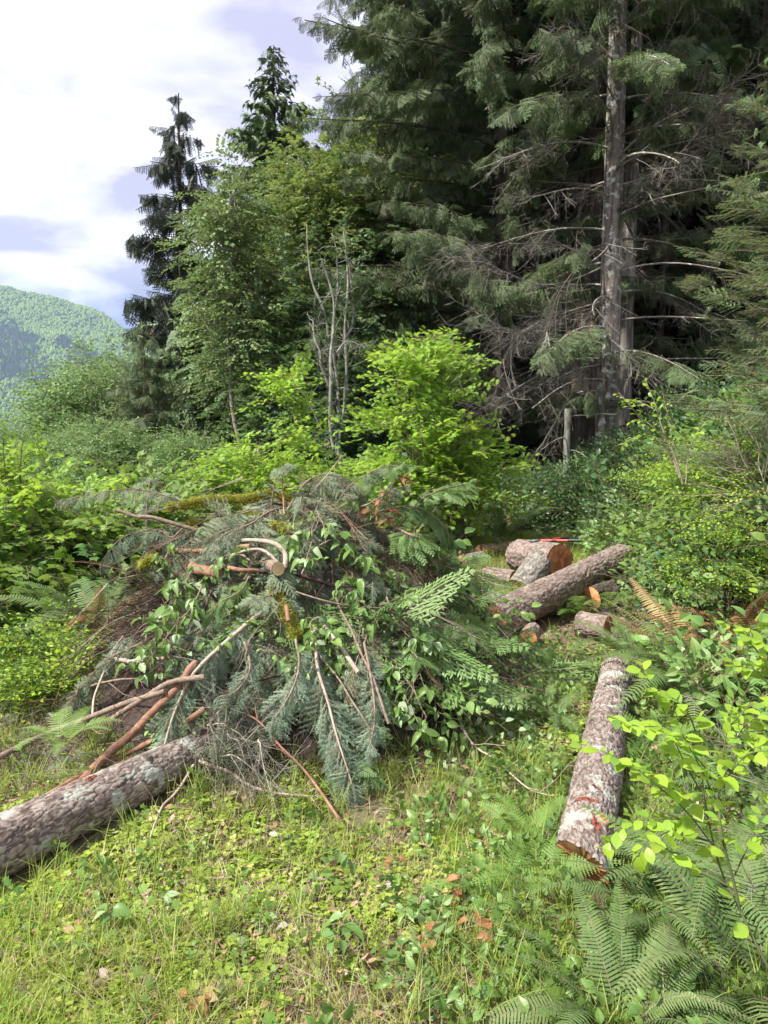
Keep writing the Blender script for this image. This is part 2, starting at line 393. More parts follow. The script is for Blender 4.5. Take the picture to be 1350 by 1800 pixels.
M['cut_dark'] = wood_mat('cut_dark', (.22, .10, .045), (.13, .06, .03))
M['cambium'] = plain('cambium', (.20, .055, .03), .7)
M['red_paint'] = plain('red_paint', (.62, .02, .02), .35)
M['black_rubber'] = plain('black_rubber', (.02, .02, .022), .5)
M['steel'] = plain('steel', (.10, .10, .105), .5, .6)
M['petal'] = leaf_mat('petal', (.75, .70, .25), (.85, .80, .10), None, trans=.4)
# ------------------------------------------------------------ leaves, needles, sprays
def leafv(l, w, fold=.25, droop=.25, n=4, p=.8):
    t = np.linspace(0, 1, n + 1); hw = w / 2 * np.sin(pi * np.clip(t, 0, 1) ** p) ** .85; hw[0] = w * .03; hw[-1] = 0.0
    c = np.stack([t * 0, t * l, -droop * l * t * t], -1)
    L = c + np.stack([-hw, t * 0, fold * hw], -1); Rr = c + np.stack([hw, t * 0, fold * hw], -1)
    v = np.stack([L, c, Rr], 1).reshape(-1, 3); f = []
    for i in range(n):
        a = i * 3; f += [[a, a + 1, a + 4, a + 3], [a + 1, a + 2, a + 5, a + 4]]
    return v, np.array(f)
def palmv(r=.06, lobes=7, depth=.5, droop=.2, teeth=True):
    """a palmate (maple) leaf fanned from its stalk at the origin, towards +Y"""
    a = np.linspace(-2.15, 2.15, lobes); o = []
    for i, x in enumerate(a):
        R_ = r * (1 - .13 * abs(x)); 
        if i: o.append(((a[i - 1] + x) / 2, R_ * depth))
        if teeth: o += [(x - .14, R_ * .78), (x, R_), (x + .14, R_ * .78)]
        else: o.append((x, R_))
    o = np.array(o); v = np.stack([np.sin(o[:, 0]) * o[:, 1], np.cos(o[:, 0]) * o[:, 1] + r * .25, -droop * o[:, 1] ** 2 / r], -1)
    v = np.vstack([[0, r * .12, 0.0], v]); k = len(o)
    return v, np.array([[0, i + 1, i + 2][::-1] for i in range(k - 1)])
def put(mb, vf, loc, d, up, s=1.0, m=0, at=None):
    v, f = vf; R = frames(np.asarray(d, float), np.asarray(up, float)); mb.add(v @ R.T * s + loc, f, m, at)
def rdir(r, s=1.0): return nrm(r.normal(size=3)) * s

def needle_twig(mb, pts, nl, nw, ds, r, m=1, flat=.6, ang=.95):
    pts = np.asarray(pts, float); seg = np.linalg.norm(np.diff(pts, axis=0), axis=1); L = seg.sum(); k = max(int(L / ds), 3)
    cs = np.concatenate([[0], np.cumsum(seg)]) / L; t = np.linspace(.04, 1, k)
    c = np.stack([np.interp(t, cs, pts[:, i]) for i in range(3)], -1); tg = nrm(np.gradient(c, axis=0)) if k > 1 else None
    up = V3(0, 0, 1); sd = nrm(np.cross(tg, up) + 1e-6); nn = np.cross(sd, tg)
    ph = r.uniform(-1, 1, (k, 2)) * flat
    V = []
    for j, sg in ((0, 1), (1, -1)):
        side = sd * np.cos(ph[:, j:j + 1]) * sg + nn * np.sin(ph[:, j:j + 1] + .25)
        a = ang + r.uniform(-.2, .2, (k, 1)); d = tg * np.cos(a) + side * np.sin(a)
        ln = nl * r.uniform(.75, 1.1, (k, 1)) * (1 - .25 * t[:, None] ** 4); w = np.cross(d, nn); w = nrm(w) * nw / 2
        V.append(np.stack([c - w, c + w, c + d * ln], 1))
    V = np.concatenate(V).reshape(-1, 3); mb.add(V, np.arange(len(V)).reshape(-1, 3), m, r.rand())
def conifer_spray(name, L=.5, nside=8, sl=.2, droop=.25, nl=.022, nw=.004, ds=.008, needle='needle_dark', twig='bark_dark', seed=1, sub=False, hang=0.0, dead=0.0, tipm=None, zj=.12):
    r = np.random.RandomState(seed); mb = MB(); n = 10; t = np.linspace(0, 1, n)
    ax = np.stack([.03 * np.sin(t * 3 + seed), t * L, -droop * L * t ** 1.8], -1)
    mb.tube(ax, .0035 * (1 - .6 * t) * (1 + L), 3, 0, False)
    if dead < 1: needle_twig(mb, ax, nl, nw, ds, r)
    for i in range(nside * 2):
        f = .06 + .86 * (i // 2 + .5 * (i % 2)) / nside; sg = 1 if i % 2 else -1
        p = V3(*[np.interp(f, t, ax[:, k]) for k in range(3)]); l = sl * (1.05 - f ** 1.3) * r.uniform(.7, 1.15) + .02
        a = r.uniform(.75, 1.05); d = V3(sg * sin(a), cos(a), -.15 - hang + r.uniform(-zj, zj)); q = np.linspace(0, 1, 5)[:, None]
        pt = p + nrm(d) * q * l + V3(0, 0, -1) * (q ** 2) * l * (.2 + hang) + V3(0, .12, 0) * q ** 2 * l
        mb.tube(pt, .0022 * (1 - .6 * q[:, 0]), 3, 0, False)
        if r.rand() > dead: needle_twig(mb, pt, nl, nw, ds, r, 2 if tipm and f > .3 and r.rand() < .5 else 1)
        if sub:
            for j in range(4):
                g = .25 + .18 * j; pp = pt[0] + (pt[-1] - pt[0]) * g; s2 = 1 if j % 2 else -1
                d2 = nrm(nrm(d) * .75 + V3(cos(a) * sg, -sin(a) * .6, -hang * .8) * s2 * .6); l2 = l * .42 * (1.1 - g)
                p2 = pp + d2 * np.linspace(0, 1, 3)[:, None] * l2
                if r.rand() > dead: needle_twig(mb, p2, nl * .9, nw, ds * 1.2, r)
                else: mb.tube(p2, .0012, 3, 0, False)
    return proto(name, mb, [M[twig], M[needle]] + ([M[tipm]] if tipm else []))
def dead_spray(name, L=.6, seed=1, m='needle_dead', nb=9):
    r = np.random.RandomState(seed); mb = MB()
    def rec(p, d, l, w, dep):
        n = 5; q = np.linspace(0, 1, n)[:, None]; bend = rdir(r, .25)
        pt = p + d * q * l + bend * l * q ** 2; mb.tube(pt, w * (1 - .6 * q[:, 0]), 3, 0, False, r.rand())
        if dep:
            for k in range(nb if dep == 2 else 4):
                f = r.uniform(.15, .95); pp = p + d * f * l + bend * l * f * f
                d2 = nrm(d * .8 + rdir(r, .9) + V3(0, 0, -.15)); rec(pp, d2, l * r.uniform(.3, .55) * (1.1 - f * .5), w * .55, dep - 1)
    rec(V3(0, 0, 0), V3(0, 1, 0), L, .004 * L / .6, 2)
    return proto(name, mb, [M[m]])
def fan_spray(name, L=.45, needle='cedar', seed=1, hang=.3, w=.012):
    """flat, scaly, fern-like cedar spray"""
    r = np.random.RandomState(seed); mb = MB(); t = np.linspace(0, 1, 8)
    ax = np.stack([.04 * np.sin(t * 3 + seed), t * L, -hang * L * t ** 2], -1); mb.tube(ax, .003 * (1 - .7 * t), 3, 0, False)
    def strip(p, d, l, w_, up=V3(0, 0, 1)):
        s = nrm(np.cross(d, up)) * w_; a = p - s * .5; b = p + s * .5; mdl = p + d * l * .55 + V3(0, 0, -.06) * l; e = p + d * l + V3(0, 0, -.2) * l
        mb.add([a, b, mdl + s * .8, mdl - s * .8, e], [[0, 1, 2, 3]], 1, .5); mb.add([mdl - s * .8, mdl + s * .8, e], [[0, 1, 2]], 1, .5)
    for i in range(22):
        f = .05 + .93 * i / 22; sg = 1 if i % 2 else -1; p = V3(*[np.interp(f, t, ax[:, k]) for k in range(3)])
        l = L * .42 * (1.05 - f) * r.uniform(.8, 1.1) + .02; a = r.uniform(.65, .9); d = nrm(V3(sg * sin(a), cos(a), -.25 * hang - .1))
        strip(p, d, l, w)
        for j in range(int(3 + l * 26)):
            g = .15 + .8 * j / (3 + l * 26); s2 = 1 if j % 2 else -1; d2 = nrm(d + np.array([cos(a) * sg, -sin(a), -.15]) * s2 * .75)
            strip(p + d * l * g + V3(0, 0, -.1) * l * g * g, d2, l * .38 * (1.1 - g) + .012, w * .9)
    return proto(name, mb, [M['bark_dark'], M[needle]])
def leafy_spray(name, leaf, k=9, L=.35, matn='shrub', twig='bark_twig', seed=1, layer=.25, ls=1.0, spread=.9, tip=True, tr=.0022, droop=.1):
    r = np.random.RandomState(seed); mb = MB(); t = np.linspace(0, 1, 6)
    ax = np.stack([.05 * L * np.sin(t * 4 + seed), t * L, -droop * L * t * t], -1); mb.tube(ax, tr * (1 - .6 * t), 3, 0, False)
    for i in range(k):
        f = .12 + .85 * i / max(k - 1, 1); sg = 1 if i % 2 else -1; p = V3(*[np.interp(f, t, ax[:, j]) for j in range(3)])
        a = spread * r.uniform(.7, 1.2) * (0.25 if (tip and i == k - 1) else 1); pet = .04 * ls * r.uniform(.5, 1.4)
        d = nrm(V3(sg * sin(a), cos(a), r.uniform(-.3, .2))); up = nrm(V3(r.normal() * layer, r.normal() * layer, 1))
        q = p + d * pet; mb.tube([p, q], .0009 * (1 + ls * .4), 3, 0, False)
        put(mb, leaf, q, d, up, ls * r.uniform(.75, 1.2), 1, r.rand())
    return proto(name, mb, [M[twig], M[matn]])

PR = {}
PR['dark'] = [conifer_spray('dark_spray_%d' % i, .42, 7, .19, .15 + .12 * i, .024, .0075, .0125, 'needle_dark', 'bark_dark', 11 + i, sub=True, hang=.05 + .2 * i, dead=.1) for i in range(3)]
PR['far'] = [conifer_spray('far_spray_%d' % i, .62, 7, .28, .3 + .15 * i, .035, .013, .021, 'needle_dark', 'bark_dark', 21 + i, sub=True, hang=.2 + .3 * i) for i in range(3)]
PR['droop'] = [conifer_spray('droop_spray_%d' % i, .9, 10, .2, .05, .045, .024, .022, 'needle_droop', 'bark_dark', 31 + i, sub=False, hang=.9) for i in range(2)]
PR['young'] = [conifer_spray('young_spray_%d' % i, .32, 6, .13, .05, .018, .0028, .005, 'needle_young', 'bark_twig', 41 + i, hang=-.05, tipm='fern_bright') for i in range(2)]
PR['blue'] = [conifer_spray('blue_spray_%d' % i, .34, 8, .13, .45, .017, .0028, .0042, 'needle_blue', 'bark_twig', 51 + i, sub=True, hang=.05 + .15 * i, zj=.55) for i in range(3)]
PR['silver'] = [conifer_spray('silver_spray_%d' % i, .34, 7, .12, .5, .017, .003, .0042, 'needle_silver', 'bark_twig', 56 + i, sub=True, hang=.35 + .2 * i, zj=.6) for i in range(3)]
PR['dead'] = [dead_spray('dead_spray_%d' % i, .7, 61 + i) for i in range(3)]
PR['rot'] = [dead_spray('brown_spray_%d' % i, .6, 161 + i, 'needle_brown_shaded') for i in range(3)]  # brown dead twigs in the colour darkened for the pile's shaded gaps
PR['lichen'] = [dead_spray('lichen_spray_%d' % i, .4, 66 + i, 'lichen', 8) for i in range(2)]
PR['cedar'] = [fan_spray('cedar_spray_%d' % i, .6, 'cedar', 71 + i, .5, .022) for i in range(2)]
PR['cedar_cut'] = [fan_spray('cut_cedar_spray_%d' % i, .42, 'cedar_cut', 76 + i, .3, .007) for i in range(2)]
VM = palmv(.045, 7, .62, .15); BM = palmv(.10, 5, .5, .35); OV = leafv(.055, .034); SAL = leafv(.075, .046, .3, .35, 5, .75)
PR['vine'] = [leafy_spray('vine_maple_spray_%d' % i, VM, 10, .36, 'maple_bright', 'bark_twig', 81 + i, .28, 1.0, 1.0) for i in range(3)]
PR['bigleaf'] = [leafy_spray('bigleaf_spray_%d' % i, BM, 8, .5, 'maple_mid', 'bark_twig', 86 + i, .4, 1.0, 1.0, droop=.5) for i in range(2)]
PR['yel'] = [leafy_spray('yellow_maple_spray_%d' % i, BM, 9, .5, 'maple_yel', 'bark_twig', 90 + i, .5, .8, 1.0, droop=.4) for i in range(2)]
PR['alder'] = [leafy_spray('alder_spray_%d' % i, leafv(.09, .065, .2, .3, 3), 12, .5, 'alder', 'bark_grey', 94 + i, .6, 1.0, 1.0, droop=.3) for i in range(3)]
PR['shrub'] = [leafy_spray('shrub_spray_%d' % i, leafv(.07, .045, .2, .3, 3), 11, .34, 'shrub', 'bark_twig', 98 + i, .45, 1.0, 1.0) for i in range(3)]
PR['thimble'] = [leafy_spray('thimble_spray_%d' % i, palmv(.07, 5, .68, .25), 7, .3, 'shrub', 'bark_twig', 103 + i, .4, 1.0, 1.1) for i in range(2)]
PR['salal'] = [leafy_spray('salal_spray_%d' % i, SAL, 7, .24, 'salal', 'bark_red', 108 + i, .5, 1.0, 1.0) for i in range(3)]
PR['bramble'] = [leafy_spray('bramble_spray_%d' % i, leafv(.06, .045, .25, .2, 4), 12, .4, 'bramble', 'bark_twig', 113 + i, .5, 1.0, 1.1, droop=.4) for i in range(3)]
PR['huckle'] = [leafy_spray('huckle_spray_%d' % i, leafv(.024, .014, .15, .15, 3), 13, .2, 'huckle', 'shrub', 118 + i, .4, 1.0, 1.0, tr=.0012) for i in range(2)]
PR['alpale'] = [leafy_spray('pale_spray_%d' % i, leafv(.07, .05, .2, .2, 3), 10, .4, 'pale_leaf', 'bark_grey', 123 + i, .5, 1.0, 1.0, droop=.2) for i in range(2)]

PR['cutleaf'] = [leafy_spray('cut_leaf_spray_%d' % i, leafv(.036 + .012 * i, .024 + .009 * i, .3, .5, 4, .9), 13, .26, 'cut_leaf', 'bark_green', 126 + i, .8, 1.0, 1.1, droop=.5) for i in range(3)]
def frond_mesh(name, L=.7, w=.11, n=34, arch=.55, matn='fern', seed=1, twice=False, curl=0.0):
    r = np.random.RandomState(seed); mb = MB(); t = np.linspace(0, 1, 14)
    ax = np.stack([.03 * L * np.sin(t * 2.5 + seed), L * (t - .18 * arch * t ** 2), L * (.75 * arch * t - .95 * arch * t ** 2.1)], -1)
    mb.tube(ax, .0028 * (1 - .75 * t) * (L / .7), 3, 0, False)
    tg = nrm(np.gradient(ax, axis=0))
    for i in range(n):
        f = .10 + .89 * i / n; p = V3(*[np.interp(f, t, ax[:, k]) for k in range(3)]); T = nrm(V3(*[np.interp(f, t, tg[:, k]) for k in range(3)]))
        sd = nrm(np.cross(T, V3(0, 0, 1))); up = np.cross(sd, T)
        l = w * min(1, .55 + f * 2.2) * (1.02 - f ** 2.2) * r.uniform(.9, 1.08) + .006
        for sg in (1, -1):
            d = nrm(sd * sg + T * .28 + up * (.12 + r.uniform(-.12, .12) - curl)); hw = L * .89 / n * .33
            if not twice:
                b = T * hw; dr = up * (-.16 * l)
                v = [p - b, p + b, p + d * l * .55 + b * .85, p + d * l * .55 - b * .85, p + d * l + dr + T * hw * .5]
                mb.add(v, [[0, 1, 2, 3]], 1, r.rand()); mb.add([v[3], v[2], v[4]], [[0, 1, 2]], 1, .5)
            else:
                k = max(int(l / .011), 2); e = T
                for j in range(k):
                    g = (j + .5) / k; q = p + d * l * g - up * .12 * l * g * g; l2 = L * .89 / n * .75 * (1.15 - g) 
                    for s2 in (1, -1):
                        dd = nrm(T * s2 + d * .5); ww = d * (l / k * .42)
                        mb.add([q - ww, q + ww, q + dd * l2], [[0, 1, 2]], 1, r.rand())
    return mb.mesh(name, [M['bark_twig'], M[matn]], False)
FR = {'green': [frond_mesh('frond_green_%d' % i, .7, .075 + .01 * i, 40, .5 + .25 * i, 'fern', i, curl=.1 * i) for i in range(3)],
      'bright': [frond_mesh('frond_bright_%d' % i, .6, .12, 22, .6 + .2 * i, 'fern_bright', 5 + i, True) for i in range(2)],
      'brown': [frond_mesh('frond_brown_%d' % i, .65, .07, 38, .2 + .3 * i, 'fern_brown', 8 + i, curl=.5) for i in range(2)]}
def tuft_proto(name, k=9, h=.14, seed=1, w=.0035, mt='grass'):
    r = np.random.RandomState(seed); mb = MB()
    for i in range(k):
        a = r.uniform(0, 2 * pi); o = V3(*r.normal(size=2) * .018, 0); lean = r.uniform(.15, 1.1); H = h * r.uniform(.5, 1.25); t = np.linspace(0, 1, 5)
        dirh = V3(cos(a), sin(a), 0); c = o + dirh * (lean * H * t ** 1.7)[:, None] + V3(0, 0, 1) * (H * (t - .35 * lean * t * t))[:, None]
        s = V3(-sin(a), cos(a), 0); ww = w * (1 - t ** 2) * r.uniform(.7, 1.3)
        v = np.stack([c - s * ww[:, None] / 2, c + s * ww[:, None] / 2], 1).reshape(-1, 3)
        mb.add(v, [[j * 2, j * 2 + 1, j * 2 + 3, j * 2 + 2] for j in range(4)], 0, r.rand())
    return proto(name, mb, [M[mt]])
PR['tuft'] = [tuft_proto('grass_tuft_%d' % i, 9 + i, .085 + .035 * i, 130 + i) for i in range(4)]
PR['dry'] = [tuft_proto('dry_tuft_%d' % i, 8, .06 + .03 * i, 230 + i, .0025, 'straw') for i in range(2)]
def cover_proto(name, k=7, lr=.02, seed=1, matn='cover', h=.05, oval=True):
    r = np.random.RandomState(seed); mb = MB()
    for i in range(k):
        a = r.uniform(0, 2 * pi); rad = r.uniform(.01, .06); z = h * r.uniform(.25, 1.1); b = V3(cos(a) * rad, sin(a) * rad, z)
        mb.tube([V3(0, 0, -.01), b * V3(.6, .6, .7), b], .0008, 3, 0, False)
        for j in range(3):
            aa = a + (j - 1) * 1.35; d = V3(cos(aa), sin(aa), r.uniform(-.25, .25))
            put(mb, leafv(lr * 1.25, lr * .95, .12, .1, 3, .9), b, d, V3(r.normal() * .3, r.normal() * .3, 1), r.uniform(.7, 1.25), 1, r.rand())
    return proto(name, mb, [M['grass'], M[matn]])
PR['cover'] = [cover_proto('clover_%d' % i, 8 + i, .008 + .0035 * i, 140 + i, h=.035) for i in range(4)]
def litter_proto(name, seed):
    r = np.random.RandomState(seed); mb = MB(); put(mb, leafv(.05, .032, r.uniform(-.6, .6), r.uniform(-.6, .7), 4, .85), V3(0, 0, 0), V3(0, 1, 0), V3(0, 0, 1), 1, 0, .5)
    return proto(name, mb, [M['litter']])
PR['litter'] = [litter_proto('litter_leaf_%d' % i, 150 + i) for i in range(4)]
def twig_proto(name, seed, matn='bark_twig'):
    r = np.random.RandomState(seed); mb = MB(); p = [V3(0, 0, 0)]
    for i in range(6): p.append(p[-1] + V3(r.normal() * .012, .045, r.normal() * .008))
    mb.tube(p, np.linspace(.003, .001, 7), 4, 0, False)
    for i in (2, 4): mb.tube([p[i], p[i] + V3(.04 * (i - 3), .05, .01)], [.0018, .0008], 3, 0, False)
    return proto(name, mb, [M[matn]])
PR['twig'] = [twig_proto('fallen_twig_%d' % i, 160 + i, ['bark_twig', 'bark_red', 'bark_pale'][i % 3]) for i in range(4)]
PR['moss'] = []
for i in range(2):
    mb = MB(); r = np.random.RandomState(170 + i)
    for j in range(26):
        d = nrm(V3(r.normal(), r.normal(), abs(r.normal()) + .3)); s = nrm(np.cross(d, rdir(r))) * .0022; o = V3(*r.normal(size=2) * .008, 0)
        mb.add([o - s, o + s, o + d * r.uniform(.008, .022)], [[0, 1, 2]], 0, r.rand())
    PR['moss'].append(proto('moss_tuft_%d' % i, mb, [M['moss']]))

# ------------------------------------------------------------ tree makers
class Pts:
    def __init__(s): s.p = []; s.d = []; s.u = []; s.s = []; s.t = []
    def add(s, p, d, u, sc, t=None):
        p = np.atleast_2d(p); k = len(p); s.p.append(p); s.d.append(np.broadcast_to(d, (k, 3))); s.u.append(np.broadcast_to(u, (k, 3)))
        s.s.append(np.broadcast_to(sc, (k,))); s.t.append(rs.rand(k) if t is None else np.broadcast_to(t, (k,)))
    def make(s, name, protos, parent, keep=None):
        if not s.p: return None
        p = np.concatenate(s.p); d = np.concatenate(s.d); u = np.concatenate(s.u); sc = np.concatenate(s.s); t = np.concatenate(s.t)
        if keep is not None: k = keep(p); p, d, u, sc, t = p[k], d[k], u[k], sc[k], t[k]
        return scatter(name, protos, p, frames(d, u), sc, parent, t)
def trunk_mesh(H, r0, seed, matn, n=14, k=60, lean=.01, furrow=.06, r1=.02, flare=.3, top=None, stretch=3.0):
    z = np.linspace(0, H, k); t = z / H
    ax = np.stack([lean * H * np.sin(t * 3 + seed) * t, lean * H * np.cos(t * 2.3 + seed) * t, z], -1)
    th = np.arange(n) / n * 2 * pi; rad = (r0 * (1 - t) + r1 * t) * (1 + flare * np.exp(-z / .35))
    q = np.stack([np.cos(th)[None] * 4.0 + 0 * z[:, None], np.sin(th)[None] * 4.0 + 0 * z[:, None], z[:, None] / r0 * .5 / stretch + 0 * th[None]], -1)
    cr = sst(0, .35, cell(q * 1.2, seed)); d = furrow * r0 * (cr - 1) + r0 * .06 * vnoise(q * .4, seed + 1)
    R_ = rad[:, None] + d * (rad / r0)[:, None]
    v = ax[:, None] + np.stack([np.cos(th)[None] * R_, np.sin(th)[None] * R_, 0 * R_], -1)
    i = np.arange(k - 1)[:, None] * n; j = np.arange(n)[None]; j2 = (j + 1) % n
    f = np.stack([i + j, i + j2, i + n + j2, i + n + j], -1).reshape(-1, 4)
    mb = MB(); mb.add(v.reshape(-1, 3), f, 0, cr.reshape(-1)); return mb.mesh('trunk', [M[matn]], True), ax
def branch_path(p, az, L, rise, droop, tip, r, n=9):
    t = np.linspace(0, 1, n); h = V3(cos(az), sin(az), 0); w = V3(-sin(az), cos(az), 0)
    return p + h * (L * t)[:, None] + V3(0, 0, 1) * (L * (rise * t - droop * t ** 2 + tip * t ** 4))[:, None] + w * (L * .06 * np.sin(t * r.uniform(2, 5) + r.uniform(0, 6)) * t)[:, None]
def conifer(label, base, H=22, r0=.2, R=3.5, z0=1.0, dens=6.0, droop=.45, rise=.25, tip=.12, protos='dark', seed=1, barkm='bark_fir', name='fir_tree', cat='tree',
            sp=.16, sc=1.0, hang=.5, zmax=None, power=.8, dead_to=0.0, group=None, nseg=14, furrow=.06, only_spray_to=None, side=None, bare=.12, deadn=1.0, keep=None):
    r = np.random.RandomState(seed); root = thing(name, label, cat, base, 0, group)
    tm, ax = trunk_mesh(H, r0, seed, barkm, nseg, 60, .006, furrow); obj('trunk', tm, root)
    mb = MB(); P1 = Pts(); P2 = Pts(); zmax = zmax or H; z = z0; az = r.uniform(0, 6)
    while z < min(H - .2, zmax):
        z += r.uniform(.6, 1.4) / dens; az += 2.4 + r.uniform(-.5, .5); f = z / H
        L = R * max(1 - f, 0) ** power * r.uniform(.7, 1.12) * (1 - .45 * math.exp(-(z - z0) / 1.2)) + .15
        c = V3(*[np.interp(z, ax[:, 2], ax[:, k]) for k in range(3)])
        if side is not None and side(az) > r.rand(): continue
        path = branch_path(c, az, L, rise * r.uniform(.5, 1.5), droop * r.uniform(.6, 1.4), tip, r)
        isdead = z < dead_to and r.rand() < deadn
        mb.tube(path, (.008 + .0065 * L) * np.linspace(1, .25, len(path)) * min(1, r0 / .12), 5, 0, False)
        m = max(int(L / sp), 3); t = np.linspace(bare if L > 1 else .05, 1, m); t = np.repeat(t, 2); k = len(t)
        pp = np.stack([np.interp(t, np.linspace(0, 1, len(path)), path[:, i]) for i in range(3)], -1)
        tg = nrm(np.stack([np.interp(t, np.linspace(0, 1, len(path)), np.gradient(path, axis=0)[:, i]) for i in range(3)], -1))
        sd = nrm(np.cross(tg, V3(0, 0, 1))) * np.tile([1, -1], k // 2)[:, None]
        a = r.uniform(.3, 1.35, (k, 1)); hg = hang * r.uniform(-.15, 1.7, (k, 1))
        d = nrm(tg * np.cos(a) + sd * np.sin(a) + V3(0, 0, -1) * hg)
        s = sc * (.55 + .75 * np.sin(pi * np.clip(t * .85 + .1, 0, 1))) * r.uniform(.7, 1.2, k) * min(1, .45 + L * .3)
        pp = pp + r.normal(size=pp.shape) * .035
        up_ = nrm(V3(0, 0, 1) + r.normal(size=(k, 3)) * .4)
        if isdead: kk = r.rand(k) < .28; P2.add(pp[kk], d[kk], up_[kk], s[kk] * .85)
        else: P1.add(pp, d, up_, s, np.clip(r.rand() * .5 + r.uniform(0, .5, k), 0, 1))
    o = obj('branches', mb.mesh('branches', [M[barkm]]), root); o['kind'] = 'stuff'
    P1.make('needles', PR[protos], root, keep); P2.make('dead_twigs', PR['dead'], root, keep)
    return root
def deciduous(label, base, H=5, R=1.6, cl=40, cr=.5, per=26, protos='vine', seed=1, barkm='bark_twig', stems=4, r0=.03, name='maple_tree', cat='tree', z0=.15, flat=.5,
              sc=1.0, group=None, shape=None, updir=.5, spread=.25, colorbias=None):
    r = np.random.RandomState(seed); root = thing(name, label, cat, base, 0, group); mb = MB(); pts = Pts(); axes = []
    for i in range(stems):
        a = r.uniform(0, 6.28); e = V3(cos(a), sin(a), 0) * R * spread * (r.uniform(.3, 1.2) if stems > 1 else .15) + V3(0, 0, H * r.uniform(.72, .97))
        b = V3(cos(a), sin(a), 0) * r0 * (2.5 if stems > 1 else 0)
        ax = smooth_path([b, b + e * V3(.25, .25, .4), e], 14, .03, seed + i); axes.append(ax)
        tb = MB(); tb.tube(ax, r0 * np.linspace(1, .2, 14), 8 if r0 > .05 else 5, 0, False); obj('trunk', tb.mesh('trunk', [M[barkm]]), root)
    for i in range(cl):
        for _ in range(30):
            q = r.uniform(-1, 1, 3); 
            if np.dot(q, q) < 1 and np.dot(q, q) > .12: break
        zz = z0 + (1 - z0) * (q[2] * .5 + .5); k = shape(zz) if shape else 1.0
        c = V3(q[0] * R * k, q[1] * R * k, H * zz); ax = axes[r.randint(stems)]
        j = np.argmin(np.abs(ax[:, 2] - (c[2] - .35 * np.hypot(c[0], c[1]) - .1))); st = ax[j]
        mid = (st + c) / 2 + V3(0, 0, .08 * np.linalg.norm(c - st)); lp = smooth_path([st, mid, c], 8, .04, i)
        mb.tube(lp, r0 * .35 * np.linspace(1, .3, 8) * (1 - .6 * st[2] / H), 4, 0, False)
        n = int(per * r.uniform(.6, 1.4)); off = r.normal(size=(n, 3)) * cr * V3(.62, .62, .62 * flat); pos = c + off
        out = nrm(off * V3(1, 1, .4) + nrm(c * V3(1, 1, .0) + 1e-3) * .25 + r.normal(size=(n, 3)) * .15)
        d = nrm(out + V3(0, 0, updir) * r.uniform(-.6, .8, (n, 1)))
        pts.add(pos - d * .15 * sc, d, nrm(V3(0, 0, 1) + r.normal(size=(n, 3)) * .3), sc * r.uniform(.7, 1.25, n), np.clip(r.uniform(0, 1, n) * .7 + .3 * r.rand(), 0, 1))
        for q_ in range(3):
            e = pos[r.randint(n)]; mb.tube(smooth_path([c, (c + e) / 2 + V3(0, 0, .03), e], 4), r0 * .1, 3, 0, False)
    o = obj('branches', mb.mesh('branches', [M[barkm]]), root); o['kind'] = 'stuff'
    pts.make('foliage', PR[protos], root); return root
def fern(label, base, n=14, L=1.0, kind='green', seed=1, name='sword_fern', group=None, azr=(0, 2 * pi), up=(.15, .75), extra=None):
    r = np.random.RandomState(seed); root = thing(name, label, 'fern', base, 0, group)
    for i in range(n):
        az = azr[0] + (azr[1] - azr[0]) * (i + r.uniform(0, .8)) / n; kd = kind if not extra or r.rand() > .25 else extra
        o = obj('frond', FR[kd][r.randint(len(FR[kd]))], root); el = r.uniform(*up)
        R = frames(V3(sin(az) * cos(el), cos(az) * cos(el), sin(el)), V3(r.normal() * .2, r.normal() * .2, 1)); m = Matrix(R.tolist()).to_4x4(); s = L * r.uniform(.7, 1.15)
        o.matrix_local = Matrix.Translation((sin(az) * .02, cos(az) * .02, 0)) @ m @ Matrix.Scale(s, 4)
    return root
# ------------------------------------------------------------ setting: ground, lake, hill
def axis_grid(lo, hi, fine_lo, fine_hi, st, g=1.09):
    a = list(np.arange(fine_lo, fine_hi, st)); s = st
    while a[-1] < hi: s *= g; a.append(a[-1] + s)
    s = st
    while a[0] > lo: s *= g; a.insert(0, a[0] - s)
    return np.array(a)
gx = axis_grid(-420, 420, -3.5, 4.5, .05); gy = axis_grid(-120, 420, .6, 11, .05)
X, Y = np.meshgrid(gx, gy); Z = ground_h(X, Y)
# the real ground is pressed a little under the heap's brush
mb = MB(); nx = len(gx); ii = np.arange(len(gy) - 1)[:, None] * nx + np.arange(nx - 1)[None]
mb.add(np.stack([X, Y, Z], -1).reshape(-1, 3), np.stack([ii, ii + 1, ii + nx + 1, ii + nx], -1).reshape(-1, 4))
m, k = mat('soil'); pos = k('ShaderNodeNewGeometry').outputs['Position']
a = k('ShaderNodeTexNoise', {'Vector': pos, 'Scale': 7.0, 'Detail': 8.0, 'Roughness': .65}).outputs[0]
b = k('ShaderNodeTexNoise', {'Vector': pos, 'Scale': 1.3, 'Detail': 3.0}).outputs[0]
c = k.ramp(a, [(.3, (.035, .024, .015)), (.48, (.11, .075, .042)), (.66, (.20, .15, .09))])
c = k.mix(k.ramp(b, [(.42, 0.0), (.6, .55)]), c, (.075, .095, .03))
bp = k('ShaderNodeBump', {'Strength': .8, 'Distance': .02, 'Height': k('ShaderNodeTexNoise', {'Vector': pos, 'Scale': 45.0, 'Detail': 6.0}).outputs[0]})
k('ShaderNodeOutputMaterial', {'Surface': k('ShaderNodeBsdfPrincipled', {'Base Color': c, 'Roughness': .95, 'Normal': bp.outputs[0]}).outputs[0]})
tag(obj('ground', mb.mesh('ground', [m])), kind='structure')

